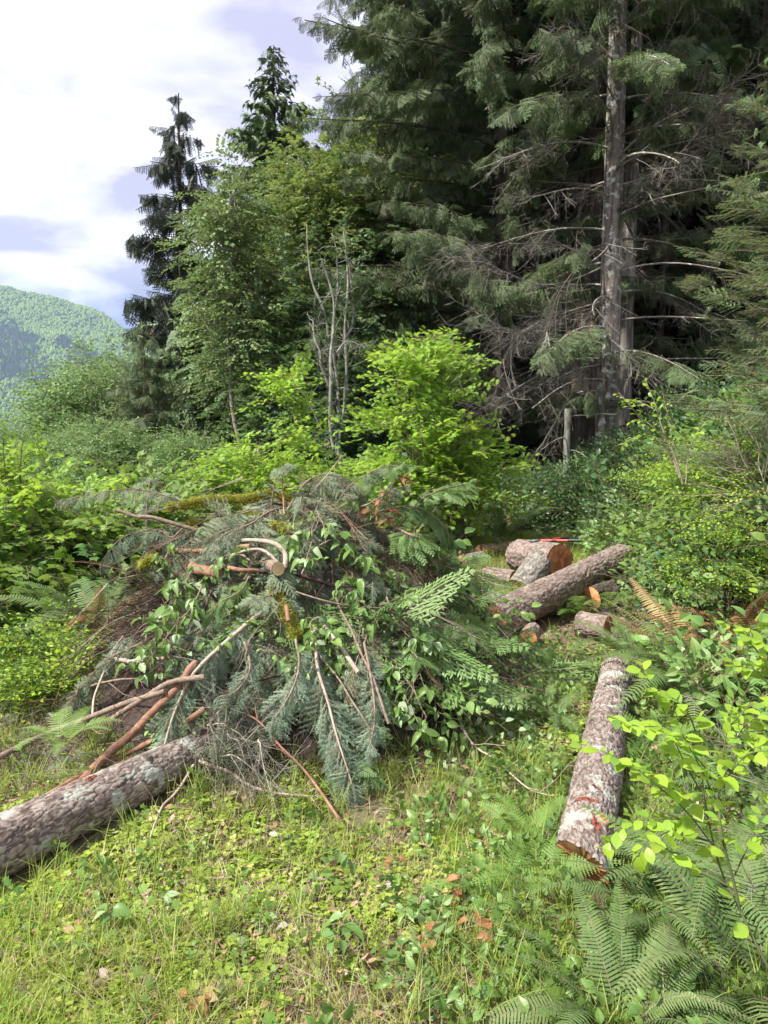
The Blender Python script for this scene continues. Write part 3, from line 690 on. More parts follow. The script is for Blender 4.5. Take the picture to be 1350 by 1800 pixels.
m, k = mat('lake_water'); nz = k('ShaderNodeTexNoise', {'Vector': k('ShaderNodeNewGeometry').outputs['Position'], 'Scale': .5, 'Detail': 4.0}).outputs[0]
bp = k('ShaderNodeBump', {'Strength': .25, 'Distance': .3, 'Height': nz})
k('ShaderNodeOutputMaterial', {'Surface': k('ShaderNodeBsdfPrincipled', {'Base Color': (.05, .08, .10, 1), 'Roughness': .12, 'Normal': bp.outputs[0]}).outputs[0]})
mb = MB(); mb.add([(-7000, -500, -27), (7000, -500, -27), (7000, 7000, -27), (-7000, 7000, -27)], [[0, 1, 2, 3]])
tag(obj('lake', mb.mesh('lake', [m])), kind='structure')

def hill_h(x, y):
    x = np.asarray(x, float); y = np.asarray(y, float); n_ = fbm(np.stack([x / 420, y / 420, x * 0], -1), 41, 5); n2 = fbm(np.stack([x / 120, y / 160, x * 0], -1), 45, 4)
    xs = np.array([-7000, -4200, -2600, -2100, -1830, -1560, -1330, -1171, -900, -600, 0, 900, 3000, 7000])
    rs_ = np.array([500, 640, 600, 640, 655, 600, 520, 430, 330, 250, 190, 260, 420, 400]); ridge = np.interp(x, xs, rs_)
    t = np.clip((y - 2480) / 1120, 0, None); up = np.where(t < 1, (t ** .8), 1 - .25 * sst(1, 2.6, t))
    return -32 + (ridge + 27) * up * (1 + .10 * n_ * (1 - np.exp(-((t - 1) / .25) ** 2)) ) + 26 * n2 * sst(.05, .4, t)
hx = np.concatenate([np.linspace(-7000, -2500, 60), np.linspace(-2470, -800, 120), np.linspace(-770, 7000, 80)]); hy = np.linspace(2400, 5600, 110)
X, Y = np.meshgrid(hx, hy); mb = MB(); nx = len(hx); ii = np.arange(len(hy) - 1)[:, None] * nx + np.arange(nx - 1)[None]
mb.add(np.stack([X, Y, hill_h(X, Y)], -1).reshape(-1, 3), np.stack([ii, ii + 1, ii + nx + 1, ii + nx], -1).reshape(-1, 4))
m, k = mat('hill_forest'); pos = k('ShaderNodeNewGeometry').outputs['Position']
a = k('ShaderNodeTexNoise', {'Vector': pos, 'Scale': .0045, 'Detail': 7.0, 'Roughness': .6}).outputs[0]
b = k('ShaderNodeTexVoronoi', {'Vector': pos, 'Scale': .09}).outputs[0]
c = k.mix(k.ramp(a, [(.46, 0.0), (.56, 1.0)]), (.022, .05, .028), (.10, .17, .04))
k('ShaderNodeOutputMaterial', {'Surface': k('ShaderNodeBsdfPrincipled', {'Base Color': c, 'Roughness': 1.0, 'Specular IOR Level': 0.0}).outputs[0]})
tag(obj('hill', mb.mesh('hill', [m])), kind='structure')
def far_con(i):
    r = np.random.RandomState(i); mb = MB()
    for z0, z1, w in ((1.5, 11, 4.6), (7, 17, 3.4), (13, 24, 2.2)):
        n_ = 9; th = np.arange(n_) / n_ * 2 * pi; rr = w * np.where(np.arange(n_) % 2, .62, 1.05) * r.uniform(.85, 1.15, n_)
        v = np.vstack([np.stack([np.cos(th) * rr, np.sin(th) * rr, th * 0 + z0 + r.uniform(-.8, .8, n_)], -1), [[0, 0, z1]]])
        mb.add(v, [[j, (j + 1) % n_, n_] for j in range(n_)])
    return proto('far_conifer_%d' % i, mb, [M['hill_con']])
def far_dec(i):
    r = np.random.RandomState(50 + i); mb = MB()
    for _ in range(7):
        c = V3(r.uniform(-3.5, 3.5), r.uniform(-3.5, 3.5), r.uniform(5, 12)); w = r.uniform(2.4, 4); a = np.linspace(0, 2 * pi, 7)[:-1]
        v = [c + V3(0, 0, w)] + [c + V3(cos(x), sin(x), .55) * w * .75 for x in a] + [c + V3(cos(x + .5), sin(x + .5), -.4) * w for x in a]
        mb.add(v, [[0, 1 + j, 1 + (j + 1) % 6] for j in range(6)]); mb.add(v, [[1 + j, 7 + j, 7 + (j + 1) % 6, 1 + (j + 1) % 6] for j in range(6)])
    return proto('far_broadleaf_%d' % i, mb, [M['hill_dec']])
fp = [far_con(0), far_con(1), far_dec(0), far_dec(1)]
n_ = 26000; x = rs.uniform(-2500, -850, n_); y = rs.uniform(2470, 3900, n_); mk = fbm(np.stack([x / 260, y / 260, x * 0], -1), 61, 5) + .25 * np.exp(-((y - 2600) / 150) ** 2) + rs.normal(size=n_) * .05
isd = (mk > .10) & (y < 3480); z = hill_h(x, y) - 1; d = np.tile([0., 1, 0], (n_, 1)); az = rs.uniform(0, 2 * pi, n_); d = np.stack([np.cos(az), np.sin(az), az * 0], -1)
tag(scatter('hillside_forest', fp, np.stack([x, y, z], -1), frames(d, V3(0, 0, 1)), rs.uniform(.7, 1.25, n_) * np.where(isd, .85, 1), None, None, rs.randint(0, 2, n_) + 2 * isd),
    'far forest of dark conifers and paler broadleaf trees covering the hill across the lake')

# haze
mb = MB(); x0, x1, y0, y1, z0, z1 = -7100, 7100, -600, 7100, -40, 760
v = [(x0, y0, z0), (x1, y0, z0), (x1, y1, z0), (x0, y1, z0), (x0, y0, z1), (x1, y0, z1), (x1, y1, z1), (x0, y1, z1)]
mb.add(v, [[3, 2, 1, 0], [4, 5, 6, 7], [0, 1, 5, 4], [1, 2, 6, 5], [2, 3, 7, 6], [3, 0, 4, 7]])
m, k = mat('haze'); pv = k('ShaderNodeVolumePrincipled', {'Color': (.55, .72, 1.0, 1), 'Density': .00010, 'Anisotropy': .3}); k('ShaderNodeOutputMaterial', {'Volume': pv.outputs[0]})
HAZE = tag(obj('haze', mb.mesh('haze', [m], False)), 'pale blue haze hanging over the lake and hills', None, None, 'stuff')

# ------------------------------------------------------------ forest
def at(u, d):
    x = (u - 675) / FPX * d * 1.0; return (x, d, gh(x, d))
def not_open(p0):                       # nothing grows forward into the clearing
    return lambda p: np.ones(len(p), bool)

conifer('tall fir trunk with pale lichen blotches and dead lower limbs, before the wood', at(1064, 14), 24, .215, 3.3, 1.6, 5.5, .42, .2, .10, 'dark', 3, 'bark_fir', dead_to=6.4, deadn=.85, hang=.55, group=None, nseg=26, sp=.12, furrow=.03)
conifer('broad dark cedar trunk standing just left of the lichen-blotched fir', at(1036, 15.6), 26, .43, 3.6, 6.0, 3.0, .45, .15, .1, 'cedar', 5, 'bark_cedar', 'cedar_tree', dead_to=7, deadn=.5, nseg=34, furrow=.12, hang=.8, group=None)
conifer('slim grey trunk standing close behind the right side of the blotched fir', at(1092, 14.9), 22, .16, 2.6, 4.5, 3.5, .45, .2, .1, 'dark', 6, 'bark_grey', 'cedar_tree', dead_to=7.5, nseg=20, furrow=.12)
conifer('huge fir with long drooping boughs reaching left over the maples', at(878, 17.2), 26, .3, 4.9, 1.2, 8.5, .30, .28, .06, 'dark', 8, 'bark_dark', hang=.75, sp=.105, dead_to=3.2, deadn=.6, power=.55)
conifer('fir behind the long drooping boughs, filling the space over the yellow-green maple', at(745, 20.5), 24, .26, 3.4, .8, 8, .4, .2, .06, 'dark', 9, 'bark_dark', hang=.7, sp=.14, sc=1.15, power=.6)
conifer('shaggy fir half hidden between the drooping boughs and the broad cedar trunk', at(968, 18.5), 25, .25, 3.6, 1.5, 7, .45, .2, .08, 'dark', 12, 'bark_dark', hang=.7, sp=.14, sc=1.15, dead_to=5.0, deadn=.75)
conifer('thin dark trunk in deep shade right of the blotched fir', at(1150, 18.2), 22, .11, 2.6, 5, 4, .4, .2, .08, 'far', 13, 'bark_dark', dead_to=8, sp=.2, hang=.7)
conifer('dark straight trunk near the right side with mossy drooping limbs', at(1305, 17.0), 26, .21, 3.4, 4.5, 4.0, .42, .2, .08, 'dark', 14, 'bark_cedar', dead_to=7.5, nseg=20, furrow=.1, sp=.18, hang=.8)
conifer('second dark trunk at the right edge just behind the mossy-limbed one', at(1340, 18.4), 26, .17, 3.2, 5.0, 4.0, .42, .2, .08, 'dark', 15, 'bark_cedar', dead_to=7, nseg=18, furrow=.1, sp=.18)
conifer('dense fir rising behind the thin shaded trunk', at(1215, 21.5), 26, .24, 3.8, .8, 7, .42, .2, .06, 'far', 16, 'bark_dark', hang=.8, sp=.22, sc=1.2)
back = conifer('dark crowded conifer in the shaded second rank of the wood', at(1120, 24), 27, .26, 4.2, .5, 7, .42, .2, .06, 'far', 17, 'bark_dark', hang=.8, sp=.24, sc=1.45, group='crowded conifers deep in the dark wood')
for i, (u, d, s) in enumerate(((1010, 26, 1.0), (900, 24, .95), (800, 27, .95), (1300, 24, 1.05), (1420, 21, 1), (1480, 17, .95), (1560, 22, 1.1), (700, 27, .82), (960, 31, 1.1), (1180, 30, 1.15), (1380, 29, 1.1), (1640, 27, 1.1), (1060, 36, 1.3), (850, 36, 1.1), (1270, 36, 1.3), (1480, 34, 1.2))):
    c = copy_tree(back); c.location = at(u, d); c.rotation_euler = (0, 0, i * 1.9); c.scale = (s, s, s * (1 if u < 800 else 1.05))
# broken snag, bare
sn = thing('dead_snag', 'short broken grey snag standing left of the broad cedar trunk', 'dead tree', at(995, 12.6)); mb = MB()
p = smooth_path([V3(0, 0, -.1), V3(.02, 0, .7), V3(.01, .01, 1.9)], 14, .01, 3); mb.tube(p, .07 * np.linspace(1, .75, 14) * (1 + .1 * rs.normal(size=14)), 9, 0)
obj('trunk', mb.mesh('trunk', [M['bark_lichen']]), sn)
for i in range(7):
    q = p[3 + i * 3 // 2]; a = rs.uniform(0, 6.28); mb = MB(); mb.tube(smooth_path([q, q + V3(cos(a), sin(a) * .5, .1) * .3, q + V3(cos(a) * .8, sin(a) * .4, -.1 + rs.uniform(-.2, .2))], 8, .05, i), .011 * np.linspace(1, .3, 8), 4, 0); obj('dead_branch', mb.mesh('dead_branch', [M['bark_lichen']]), sn)
# lichen-hung dead limbs in front of the main fir (parts of it)
fir = [o for o in SC.objects if o.name == 'fir_tree'][0]; lp = Pts(); lh = Pts(); base = V3(*fir.location)
LIMBS = [((1060, 445), (930, 425), (800, 438)), ((1056, 470), (960, 500), (850, 460)), ((1055, 530), (940, 570), (880, 640)), ((1052, 540), (990, 560), (905, 590)), ((1058, 600), (980, 640), (880, 700)),
         ((1055, 640), (985, 660), (870, 720)), ((1060, 620), (960, 610), (880, 575)), ((1075, 285), (1150, 220), (1262, 170)), ((1078, 300), (1130, 270), (1262, 235)), ((1082, 250), (1140, 180), (1180, 30)),
         ((1075, 330), (1160, 300), (1260, 195)), ((1072, 160), (1040, 90), (1000, 60)), ((1075, 380), (1130, 330), (1210, 300)), ((1068, 230), (1050, 150), (1040, 70)), ((1055, 565), (1000, 700), (940, 800)), ((1060, 430), (990, 500), (960, 590)), ((1062, 590), (1100, 620), (1110, 660))]
for i, L_ in enumerate(LIMBS):
    q = [P(u, v, 14 - .5 * j - .2 * rs.rand()) for j, (u, v) in enumerate(L_)]; q[0] = P(*L_[0], 13.9); pth = smooth_path(q, 16, .02, i) - base; mb = MB()
    mb.tube(pth, .017 * np.linspace(1, .22, 16) * rs.uniform(.8, 1.25, 16), 6, 0); o = obj('dead_branch', mb.mesh('dead_branch', [M['bark_lichen' if i % 3 else 'bark_dark']]), fir)
    for k_ in range(20):
        j = rs.randint(3, 16); d = nrm((pth[min(j + 1, 15)] - pth[j - 1]) + rdir(rs, .12) + V3(0, 0, -.05)); (lp if rs.rand() < .35 else lh).add(pth[j], d, V3(0, 0, 1), rs.uniform(.7, 1.6))
lp.make('lichen', PR['lichen'], fir); lh.make('dead_twigs', PR['dead'], fir)

# mid-distance trees, left of the wood
def droop_tree(label, base, H, R, seed):
    t = conifer(label, base, H, .2, R, 1.2, 3.6, .30, .28, -.05, 'droop', seed, 'bark_dark', 'hemlock_tree', hang=2.6, sp=.11, sc=.95, power=.6, bare=.03)
    return t
droop_tree('dark weeping spruce with curtains of hanging twigs, narrow top against the sky', at(332, 27), 14.2, 2.7, 22)
conifer('tall pointed cedar rising behind the maples, top left of the dark wood', at(488, 31), 17.6, .3, 6.2, 3, 15, .35, .6, .0, 'cedar', 23, 'bark_dark', 'cedar_tree', hang=.8, sp=.12, sc=.72, power=.85)
conifer('second cedar crown just right of the tall pointed cedar', at(560, 33), 13.8, .25, 3.4, 3, 7, .25, .4, .0, 'cedar', 24, 'bark_dark', 'cedar_tree', hang=.8, sp=.16, sc=.85)
conifer('small dark fir with a bare lower trunk left of the weeping spruce', at(258, 18.5), 4.9, .07, 1.7, 1.2, 14, .22, .12, .05, 'far', 25, 'bark_twig', sp=.10, sc=.62, hang=.35, power=.75)
conifer('dark hemlock filling the space below the weeping spruce', at(345, 23), 7.2, .14, 2.2, .8, 9, .3, .2, .02, 'cedar', 26, 'bark_dark', 'hemlock_tree', sp=.16, hang=.6)
conifer('little pointed cedar at the edge of the lake view', at(82, 34), 3.1, .08, 1.0, .2, 14, .3, .3, .0, 'cedar', 27, 'bark_dark', 'cedar_tree', sp=.15, hang=.4)
conifer('brown-topped scraggly fir beyond the pale broadleaf trees on the left', at(122, 42), 6.2, .16, 2.2, 1.0, 8, .15, .1, .0, 'far', 28, 'bark_twig', sp=.2, hang=.2)
deciduous('alder with a pale slender trunk and fine grey-green leaves', at(420, 16.3), 7.3, 1.15, 66, .5, 24, 'alder', 31, 'bark_alder', 1, .07, 'alder_tree', z0=.42, flat=.9, sc=.75, shape=lambda z: 1.25 - .75 * z, updir=.2)
deciduous('big maple with yellowish flower-hung top behind the white lichened stems', at(598, 19.5), 8.7, 1.75, 90, .75, 34, 'yel', 32, 'bark_lichen', 2, .09, 'maple_tree', z0=.62, flat=.8, shape=lambda z: 1.25 - .5 * z, updir=-.2)
deciduous('dark green bigleaf maple crown between the alder and the white lichened stems', at(530, 17), 4.8, 1.35, 64, .6, 26, 'bigleaf', 33, 'bark_lichen', 3, .06, 'maple_tree', z0=.1, flat=.7, updir=-.3)
deciduous('mid green bigleaf maple low on the right of the white lichened stems', at(662, 16), 3.4, 1.2, 46, .6, 26, 'bigleaf', 34, 'bark_lichen', 3, .05, 'maple_tree', z0=.1, flat=.7, updir=-.3)
deciduous('bushy grey-green alder filling the gap between small fir and pale alder trunk', at(395, 23), 4.9, 1.35, 50, .65, 36, 'alder', 35, 'bark_alder', 2, .06, 'alder_tree', z0=.1, flat=.8, updir=.1, sc=.8)
deciduous('tall leafy maple behind the alder and the lichened stems', at(530, 24), 6.3, 1.9, 60, .95, 34, 'bigleaf', 36, 'bark_dark', 2, .1, 'maple_tree', z0=.2, flat=.8, updir=-.2)
ls = thing('lichened_maple', 'bare maple stems crusted with white lichen in front of dark foliage', 'tree', at(585, 14.8)); lp = Pts(); b0 = V3(*ls.location)
for i, L_ in enumerate([((590, 800), (578, 690), (565, 560), (548, 480), (540, 395)), ((592, 800), (600, 700), (590, 600), (592, 500), (583, 410)), ((596, 800), (606, 690), (600, 590), (612, 480), (607, 400)), ((588, 790), (575, 640), (583, 540), (566, 460)), ((596, 800), (602, 640), (622, 530), (606, 440)), ((590, 760), (572, 660), (556, 610), (550, 560)), ((580, 780), (575, 770), (540, 700), (515, 680)), ((592, 620), (610, 600), (640, 610)), ((585, 640), (560, 600), (562, 560))]):
    pth = smooth_path([P(u, v, 14.8 - .2 * (i % 4)) for u, v in L_], 26, .028, i + 5) - b0; mb = MB(); w = .036 if i < 6 else .02
    for k_ in range(9):
        j = rs.randint(5, 25); e = pth[j] + rdir(rs) * rs.uniform(.15, .5) + V3(0, 0, .1); mb.tube(smooth_path([pth[j], (pth[j] + e) / 2 + rdir(rs, .06), e], 7, .06, k_), np.linspace(w * .3, .004, 7), 4, 0)
    mb.tube(pth, w * np.linspace(1, .35, 26) * rs.uniform(.7, 1.3, 26), 7, 0); obj('stem', mb.mesh('stem', [M['bark_lichen']]), ls)
    for k_ in range(30):
        j = rs.randint(3, 26); lp.add(pth[j], nrm(rdir(rs) + V3(0, 0, -.2)), V3(0, 0, 1), rs.uniform(.35, .8))
lp.make('lichen', PR['lichen'], ls)
lf_ = Pts(); k_ = 150; yv = rs.uniform(1.0, 5.6, k_); lf_.add(np.stack([rs.normal(size=k_) * .5, rs.normal(size=k_) * .3 + .1, yv], -1), nrm(rs.normal(size=(k_, 3)) * V3(1, 1, .4)), V3(0, 0, 1), rs.uniform(.45, .9, k_)); lf_.make('foliage', PR['bigleaf'], ls)
pale = deciduous('pale green broadleaf tree with a rounded crown left of the small fir', at(165, 25), 4.9, 1.9, 80, .7, 40, 'alpale', 37, 'bark_alder', 3, .06, 'alder_tree', z0=.05, flat=.8, updir=.3, sc=1.35)
for u, d, s, lb in ((232, 31, 1.25, 'pale tree crown showing between the small fir and the weeping spruce'), (130, 19, .5, 'low pale bush in front of the rounded pale tree'), (70, 26, .45, 'pale bush below the little pointed cedar'), (-30, 21, .55, 'pale leafy tree at the left edge below the lake'), (190, 16, .5, 'low grey-green bush in front of the small fir trunk'), (320, 15.5, .42, 'small leafy bush at the foot of the weeping spruce')):
    c = copy_tree(pale); c.location = at(u, d); c.scale = (s, s, s); c.rotation_euler = (0, 0, d); c['label'] = lb
fd = thing('x', 'x', 'x'); bpy.data.objects.remove(fd)

# vine maples, bright
deciduous('bright yellow-green vine maple rising in the middle before the dark wood', at(733, 9.3), 2.75, .70, 52, .34, 15, 'vine', 41, 'bark_twig', 7, .022, 'vine_maple', 'tree', z0=.1, flat=.35, shape=lambda z: 1.3 - .92 * z, spread=.5)
deciduous('vine maple layer leaning right towards the bramble bank', at(815, 9.6), 1.65, .52, 26, .34, 15, 'vine', 42, 'bark_twig', 6, .016, 'vine_maple', 'tree', z0=.15, flat=.35, spread=.6)
deciduous('low bright vine maple just behind the top of the brush pile', at(450, 9.8), 1.5, .68, 26, .36, 16, 'vine', 43, 'bark_twig', 5, .016, 'vine_maple', 'tree', z0=.15, flat=.35, spread=.6)
deciduous('vine maple with one tall thin leafy top above the brush pile', at(560, 10.6), 1.15, .6, 18, .32, 20, 'vine', 44, 'bark_twig', 4, .014, 'vine_maple', 'tree', z0=.2, flat=.35, spread=.6)
deciduous('slender vine maple shoot standing above the low bright maple', at(512, 11), 2.45, .34, 15, .22, 11, 'vine', 45, 'bark_twig', 2, .012, 'vine_maple', 'tree', z0=.45, flat=.3)
deciduous('bright vine maple at the far left edge with a dark curved stem', at(18, 6.2), 1.75, .62, 34, .32, 18, 'vine', 46, 'bark_dark', 4, .015, 'vine_maple', 'tree', z0=.1, flat=.4)
deciduous('leafy vine maple between the left edge and the sword ferns', at(80, 7.6), 1.15, .8, 36, .34, 20, 'vine', 47, 'bark_dark', 5, .013, 'vine_maple', 'tree', z0=.1, flat=.4)
# shrubs on the left
sh = deciduous('leafy thimbleberry bush behind the left end of the brush pile', at(215, 7.6), .95, .7, 26, .3, 20, 'thimble', 48, 'bark_twig', 6, .008, 'thimbleberry_bush', 'bush', z0=.1, flat=.6)
for u, d, s, lb in ((110, 6.3, 1.0, 'thimbleberry bush on the left slope above the brown ferns'), (-40, 7.2, .85, 'thimbleberry bush at the left edge under the left vine maple'), (150, 7.0, .7, 'small thimbleberry bush behind the left sword fern'), (60, 9.5, 1.2, 'taller thimbleberry bush below the pale trees'), (300, 9.5, 1.15, 'thimbleberry bush behind the mossy branch of the brush pile'), (160, 10.5, 1.3, 'thimbleberry bush between pale trees and the left slope'), (395, 11.5, 1.1, 'thimbleberry bush under the dark hemlock'), (250, 12, 1.2, 'thimbleberry bush around the bare trunk of the small fir'), (650, 12, 1.1, 'thimbleberry bush under the mid green maple'), (20, 7.8, 1.2, 'thimbleberry bush filling the left edge below the maple')):
    c = copy_tree(sh); c.location = at(u, d); c.scale = (s, s, s); c.rotation_euler = (0, 0, d * 3); c['label'] = lb
for i, (u, d, H_, R_, pr_, lb) in enumerate(((1195, 8.0, .8, .5, 'huckle', 'airy fine-leaved huckleberry at the left end of the bank crest'), (1235, 7.2, 1.0, .5, 'huckle', 'tall fine-leaved huckleberry on the bank crest, below the young fir'),
    (1300, 6.6, .9, .55, 'vine', 'bright small maple on the bank crest beside the bleached dead bush'), (1345, 5.4, .8, .5, 'huckle', 'fine-leaved huckleberry at the right edge of the bank'), (1275, 6.0, .6, .42, 'shrub', 'leafy bush half way up the right bank'), (1290, 5.2, .5, .4, 'huckle', 'small huckleberry low on the right bank above the rusty fern'))):
    deciduous(lb, at(u, d), H_, R_, 16, .2, 15, pr_, 520 + i, 'bark_twig', 6, .006, 'maple_shrub' if pr_ == 'vine' else 'huckleberry_bush', 'bush', z0=.25, flat=.5, sc=.9 if pr_ != 'vine' else .7)
hb = deciduous('feathery bright green bush low at the left edge beside the long poles', at(38, 4.3), .42, .36, 22, .15, 24, 'huckle', 49, 'shrub' if 0 else 'bark_twig', 7, .004, 'huckleberry_bush', 'bush', z0=.1, flat=.8)

# bramble hedge
def mound(name, label, cat, spots, protos, n, sc, hfac=1.0, parent=None, seedk=0, up=.5):
    root = thing(name, label, cat, (0, 0, 0)) if parent is None else parent; pt = Pts(); r = np.random.RandomState(seedk); tot = sum(a * b for _, _, a, b, _ in spots)
    for (x, y, a, b, h) in spots:
        k_ = int(n * a * b / tot); th = r.uniform(0, 2 * pi, k_); rr = np.sqrt(r.rand(k_)); px_ = x + np.cos(th) * rr * a; py_ = y + np.sin(th) * rr * b
        dome = h * np.clip(1 - rr ** 2.2, 0, 1) * (1 + .3 * fbm(np.stack([px_ * 2.2, py_ * 2.2, px_ * 0], -1), seedk, 3)); z_ = ground_h(px_, py_) + dome * r.uniform(.55, 1.05, k_)
        d = nrm(np.stack([np.cos(th) * rr * .8, np.sin(th) * rr * .8 - .35, np.full(k_, up)], -1) + r.normal(size=(k_, 3)) * .35)
        pt.add(np.stack([px_, py_, z_], -1), d, nrm(V3(0, -.25, 1) + r.normal(size=(k_, 3)) * .3), sc * r.uniform(.7, 1.2, k_))
    pt.make('foliage', PR[protos], root); return root
def atx(u, d): return (u - 675) / FPX * d
mound('bramble_thicket', 'low dark green bramble thicket along the foot of the dark wood', 'bramble', [(atx(1030, 12), 12.0, 1.1, 1.0, .85), (atx(1130, 12.3), 12.3, 1.1, 1.1, 1.05), (atx(950, 12.2), 12.2, .9, 1.0, .5), (atx(1220, 12), 12, 1.2, 1.2, 1.15), (atx(1080, 13.2), 13.2, 1.6, .9, 1.0)], 'bramble', 5200, .95, seedk=4)
b1 = mound('fern_thicket', 'shadowy mixed undergrowth beneath the drooping boughs', 'undergrowth', [(atx(880, 13), 13, 1.2, 1.2, .55), (atx(780, 13.5), 13.5, 1.4, 1.2, .6), (atx(640, 14), 14, 1.8, 1.3, .7), (atx(900, 11.2), 11.2, .5, .5, .3)], 'bramble', 2600, 1.0, seedk=5)
del b1['category']; b1['kind'] = 'stuff'
# young fir on the right, hemlock twigs over it
yx, yy = 3.12, 5.9
conifer('young green fir with pale branch tips leaning in from the right edge', (yx, yy, gh(yx, yy) - .1), 4.35 - gh(yx, yy), .045, 1.25, .3, 16, .1, .5, .0, 'young', 51, 'bark_twig', sp=.065, sc=1.1, hang=.1, power=.75, bare=.05)
conifer('hemlock at the right edge whose twig tips hang in view above the young fir', (4.3, 7.6, gh(4.3, 7.6)), 6.5, .07, 1.6, 1.5, 8, .3, .25, .0, 'cedar', 52, 'bark_twig', 'hemlock_tree', sp=.10, sc=.42, hang=.5)
# ------------------------------------------------------------ logs
class Log:
    """a bark-covered log from p0 to p1 (world), radii r0..r1, with parts bark, cut_end, knots and scars"""
    def __init__(s, name, label, p0, p1, r0, r1, barkm='bark_log', cutm=('cut_orange', 'cut_orange'), bend=0.0, seed=1, plate=26, stretch=2.2, deep=.055, nth=110, nl=None, tilt=(0, 0), cat='log', group=None, mid=None):
        s.p0 = np.array(p0, float); s.p1 = np.array(p1, float); Lg = np.linalg.norm(s.p1 - s.p0); s.L = Lg; nl = nl or int(min(Lg / .012, 260))
        s.root = thing(name, label, cat, tuple(s.p0), 0, group); t = np.linspace(0, 1, nl); s.t = t
        ax = (s.p1 - s.p0) * t[:, None] + (V3(*mid) if mid else V3(0, 0, 1)) * (bend * Lg * np.sin(pi * t))[:, None]; s.ax = ax
        T = nrm(np.gradient(ax, axis=0)); up = V3(0, 0, 1); s.A = nrm(np.cross(T, up)); s.B = np.cross(s.A, T); s.T = T
        th = np.arange(nth) / nth * 2 * pi; r = r0 + (r1 - r0) * t; s.r = r
        dirs = s.A[:, None] * np.cos(th)[None, :, None] + s.B[:, None] * np.sin(th)[None, :, None]
        q = np.stack([np.cos(th)[None] * r0 + 0 * t[:, None], np.sin(th)[None] * r0 + 0 * t[:, None], (t * Lg)[:, None] / stretch + 0 * th[None]], -1) * plate
        q = q + .85 * np.stack([fbm(q * .9, seed + 5, 3), fbm(q * .9, seed + 6, 3), fbm(q * .9, seed + 7, 3)], -1)
        e1, id1 = cell(q, seed, True); e2, id2 = cell(q * 1.9 + 7, seed + 2, True); c1 = sst(.02, .26, e1); c2 = sst(.02, .26, e2); big = vnoise(q * .12, seed + 3)
        h = deep * r0 * (.75 * (c1 - 1) + .35 * (c2 - 1) + .9 * (id1 - .5) + .5 * (id2 - .5) + .3 * (e1 - .3)) + r0 * .05 * big + deep * .22 * r0 * fbm(q * 3, seed + 4, 2)
        R_ = r[:, None] + h
        off = (np.cos(th) * tilt[0] + np.sin(th) * tilt[1])     # slanted cut at p0
        v = ax[:, None] + dirs * R_[..., None]; fall = np.clip(1 - t * Lg / (r0 * 2.5), 0, 1)[:, None]
        v = v + T[:, None] * (off[None] * r0 * fall)[..., None]
        i = np.arange(nl - 1)[:, None] * nth; j = np.arange(nth)[None]; j2 = (j + 1) % nth
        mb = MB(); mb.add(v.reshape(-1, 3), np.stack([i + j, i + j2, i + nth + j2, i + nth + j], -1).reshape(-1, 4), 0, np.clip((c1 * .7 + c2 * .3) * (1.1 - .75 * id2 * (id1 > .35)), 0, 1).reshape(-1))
        s.bark = obj('bark', mb.mesh('bark', [M[barkm]]), s.root); s.v = v; s.nth = nth
        for e, mname in ((0, cutm[0]), (nl - 1, cutm[1])):
            if not mname: continue
            ring = v[e]; c = ring.mean(0); rr = np.array([0, .15, .3, .45, .6, .75, .88, .97]); vv = [c[None]]; sh = [np.zeros(1)]
            for x in rr[1:]:
                vv.append(c + (ring - c) * x + T[e] * (.004 * vnoise((c + (ring - c) * x) * 30, seed))[:, None]); sh.append(np.full(nth, x))
            vv = np.vstack(vv); ff4 = []; nr = len(rr) - 1
            jj = np.arange(nth); f3 = np.stack([0 * jj, 1 + jj, 1 + (jj + 1) % nth], -1)
            for k_ in range(nr - 1):
                a = 1 + k_ * nth; ff4.append(np.stack([a + jj, a + nth + jj, a + nth + (jj + 1) % nth, a + (jj + 1) % nth], -1))
            mb = MB(); mb.add(vv, f3, 0, np.concatenate(sh)); mb.add(vv, np.vstack(ff4), 0, np.concatenate(sh))
            # bark rim round the cut
            inner = c + (ring - c) * .97; mb2 = MB(); mb2.add(np.vstack([ring, inner + T[e] * 0]), np.stack([jj, (jj + 1) % nth, nth + (jj + 1) % nth, nth + jj], -1), 0, .1)
            obj('cut_end', mb.mesh('cut_end', [M[mname]], False), s.root); obj('bark_rim', mb2.mesh('bark_rim', [M['bark_dark']], False), s.root)
    def surf(s, tt, a, lift=0.0):
        i = int(np.clip(tt, 0, 1) * (len(s.t) - 1)); d = s.A[i] * cos(a) + s.B[i] * sin(a)
        j = int((a % (2 * pi)) / (2 * pi) * s.nth) % s.nth; return s.v[i, j] + d * lift, d, s.T[i]
    def knot(s, tt, a, r, h=.02, m='cut_orange', name='knot'):
        p, d, T = s.surf(tt, a, -.01); mb = MB(); x = nrm(np.cross(d, T)); y = np.cross(d, x); n = 16; th = np.arange(n) / n * 2 * pi
        rim = lambda R_, hh: p + d * hh + (x * np.cos(th)[:, None] * R_ + y * np.sin(th)[:, None] * R_ * 1.25) * (1 + .08 * np.sin(3 * th + tt * 9))[:, None]
        a0, a1, a2 = rim(r * 1.5, 0), rim(r * 1.12, h * .9 + .008), rim(r, h + .01); j = np.arange(n); f = np.stack([j, (j + 1) % n, n + (j + 1) % n, n + j], -1)
        mb.add(np.vstack([a0, a1]), f, 0, .6); mb.add(np.vstack([a1, a2]), f, 1, .9); mb.add(np.vstack([a2, (p + d * (h + .008))[None]]), np.stack([j, (j + 1) % n, 0 * j + n], -1), 1, np.concatenate([np.full(n, .9), [0]]))
        obj(name, mb.mesh(name, [s.bark.data.materials[0], M[m]]), s.root)
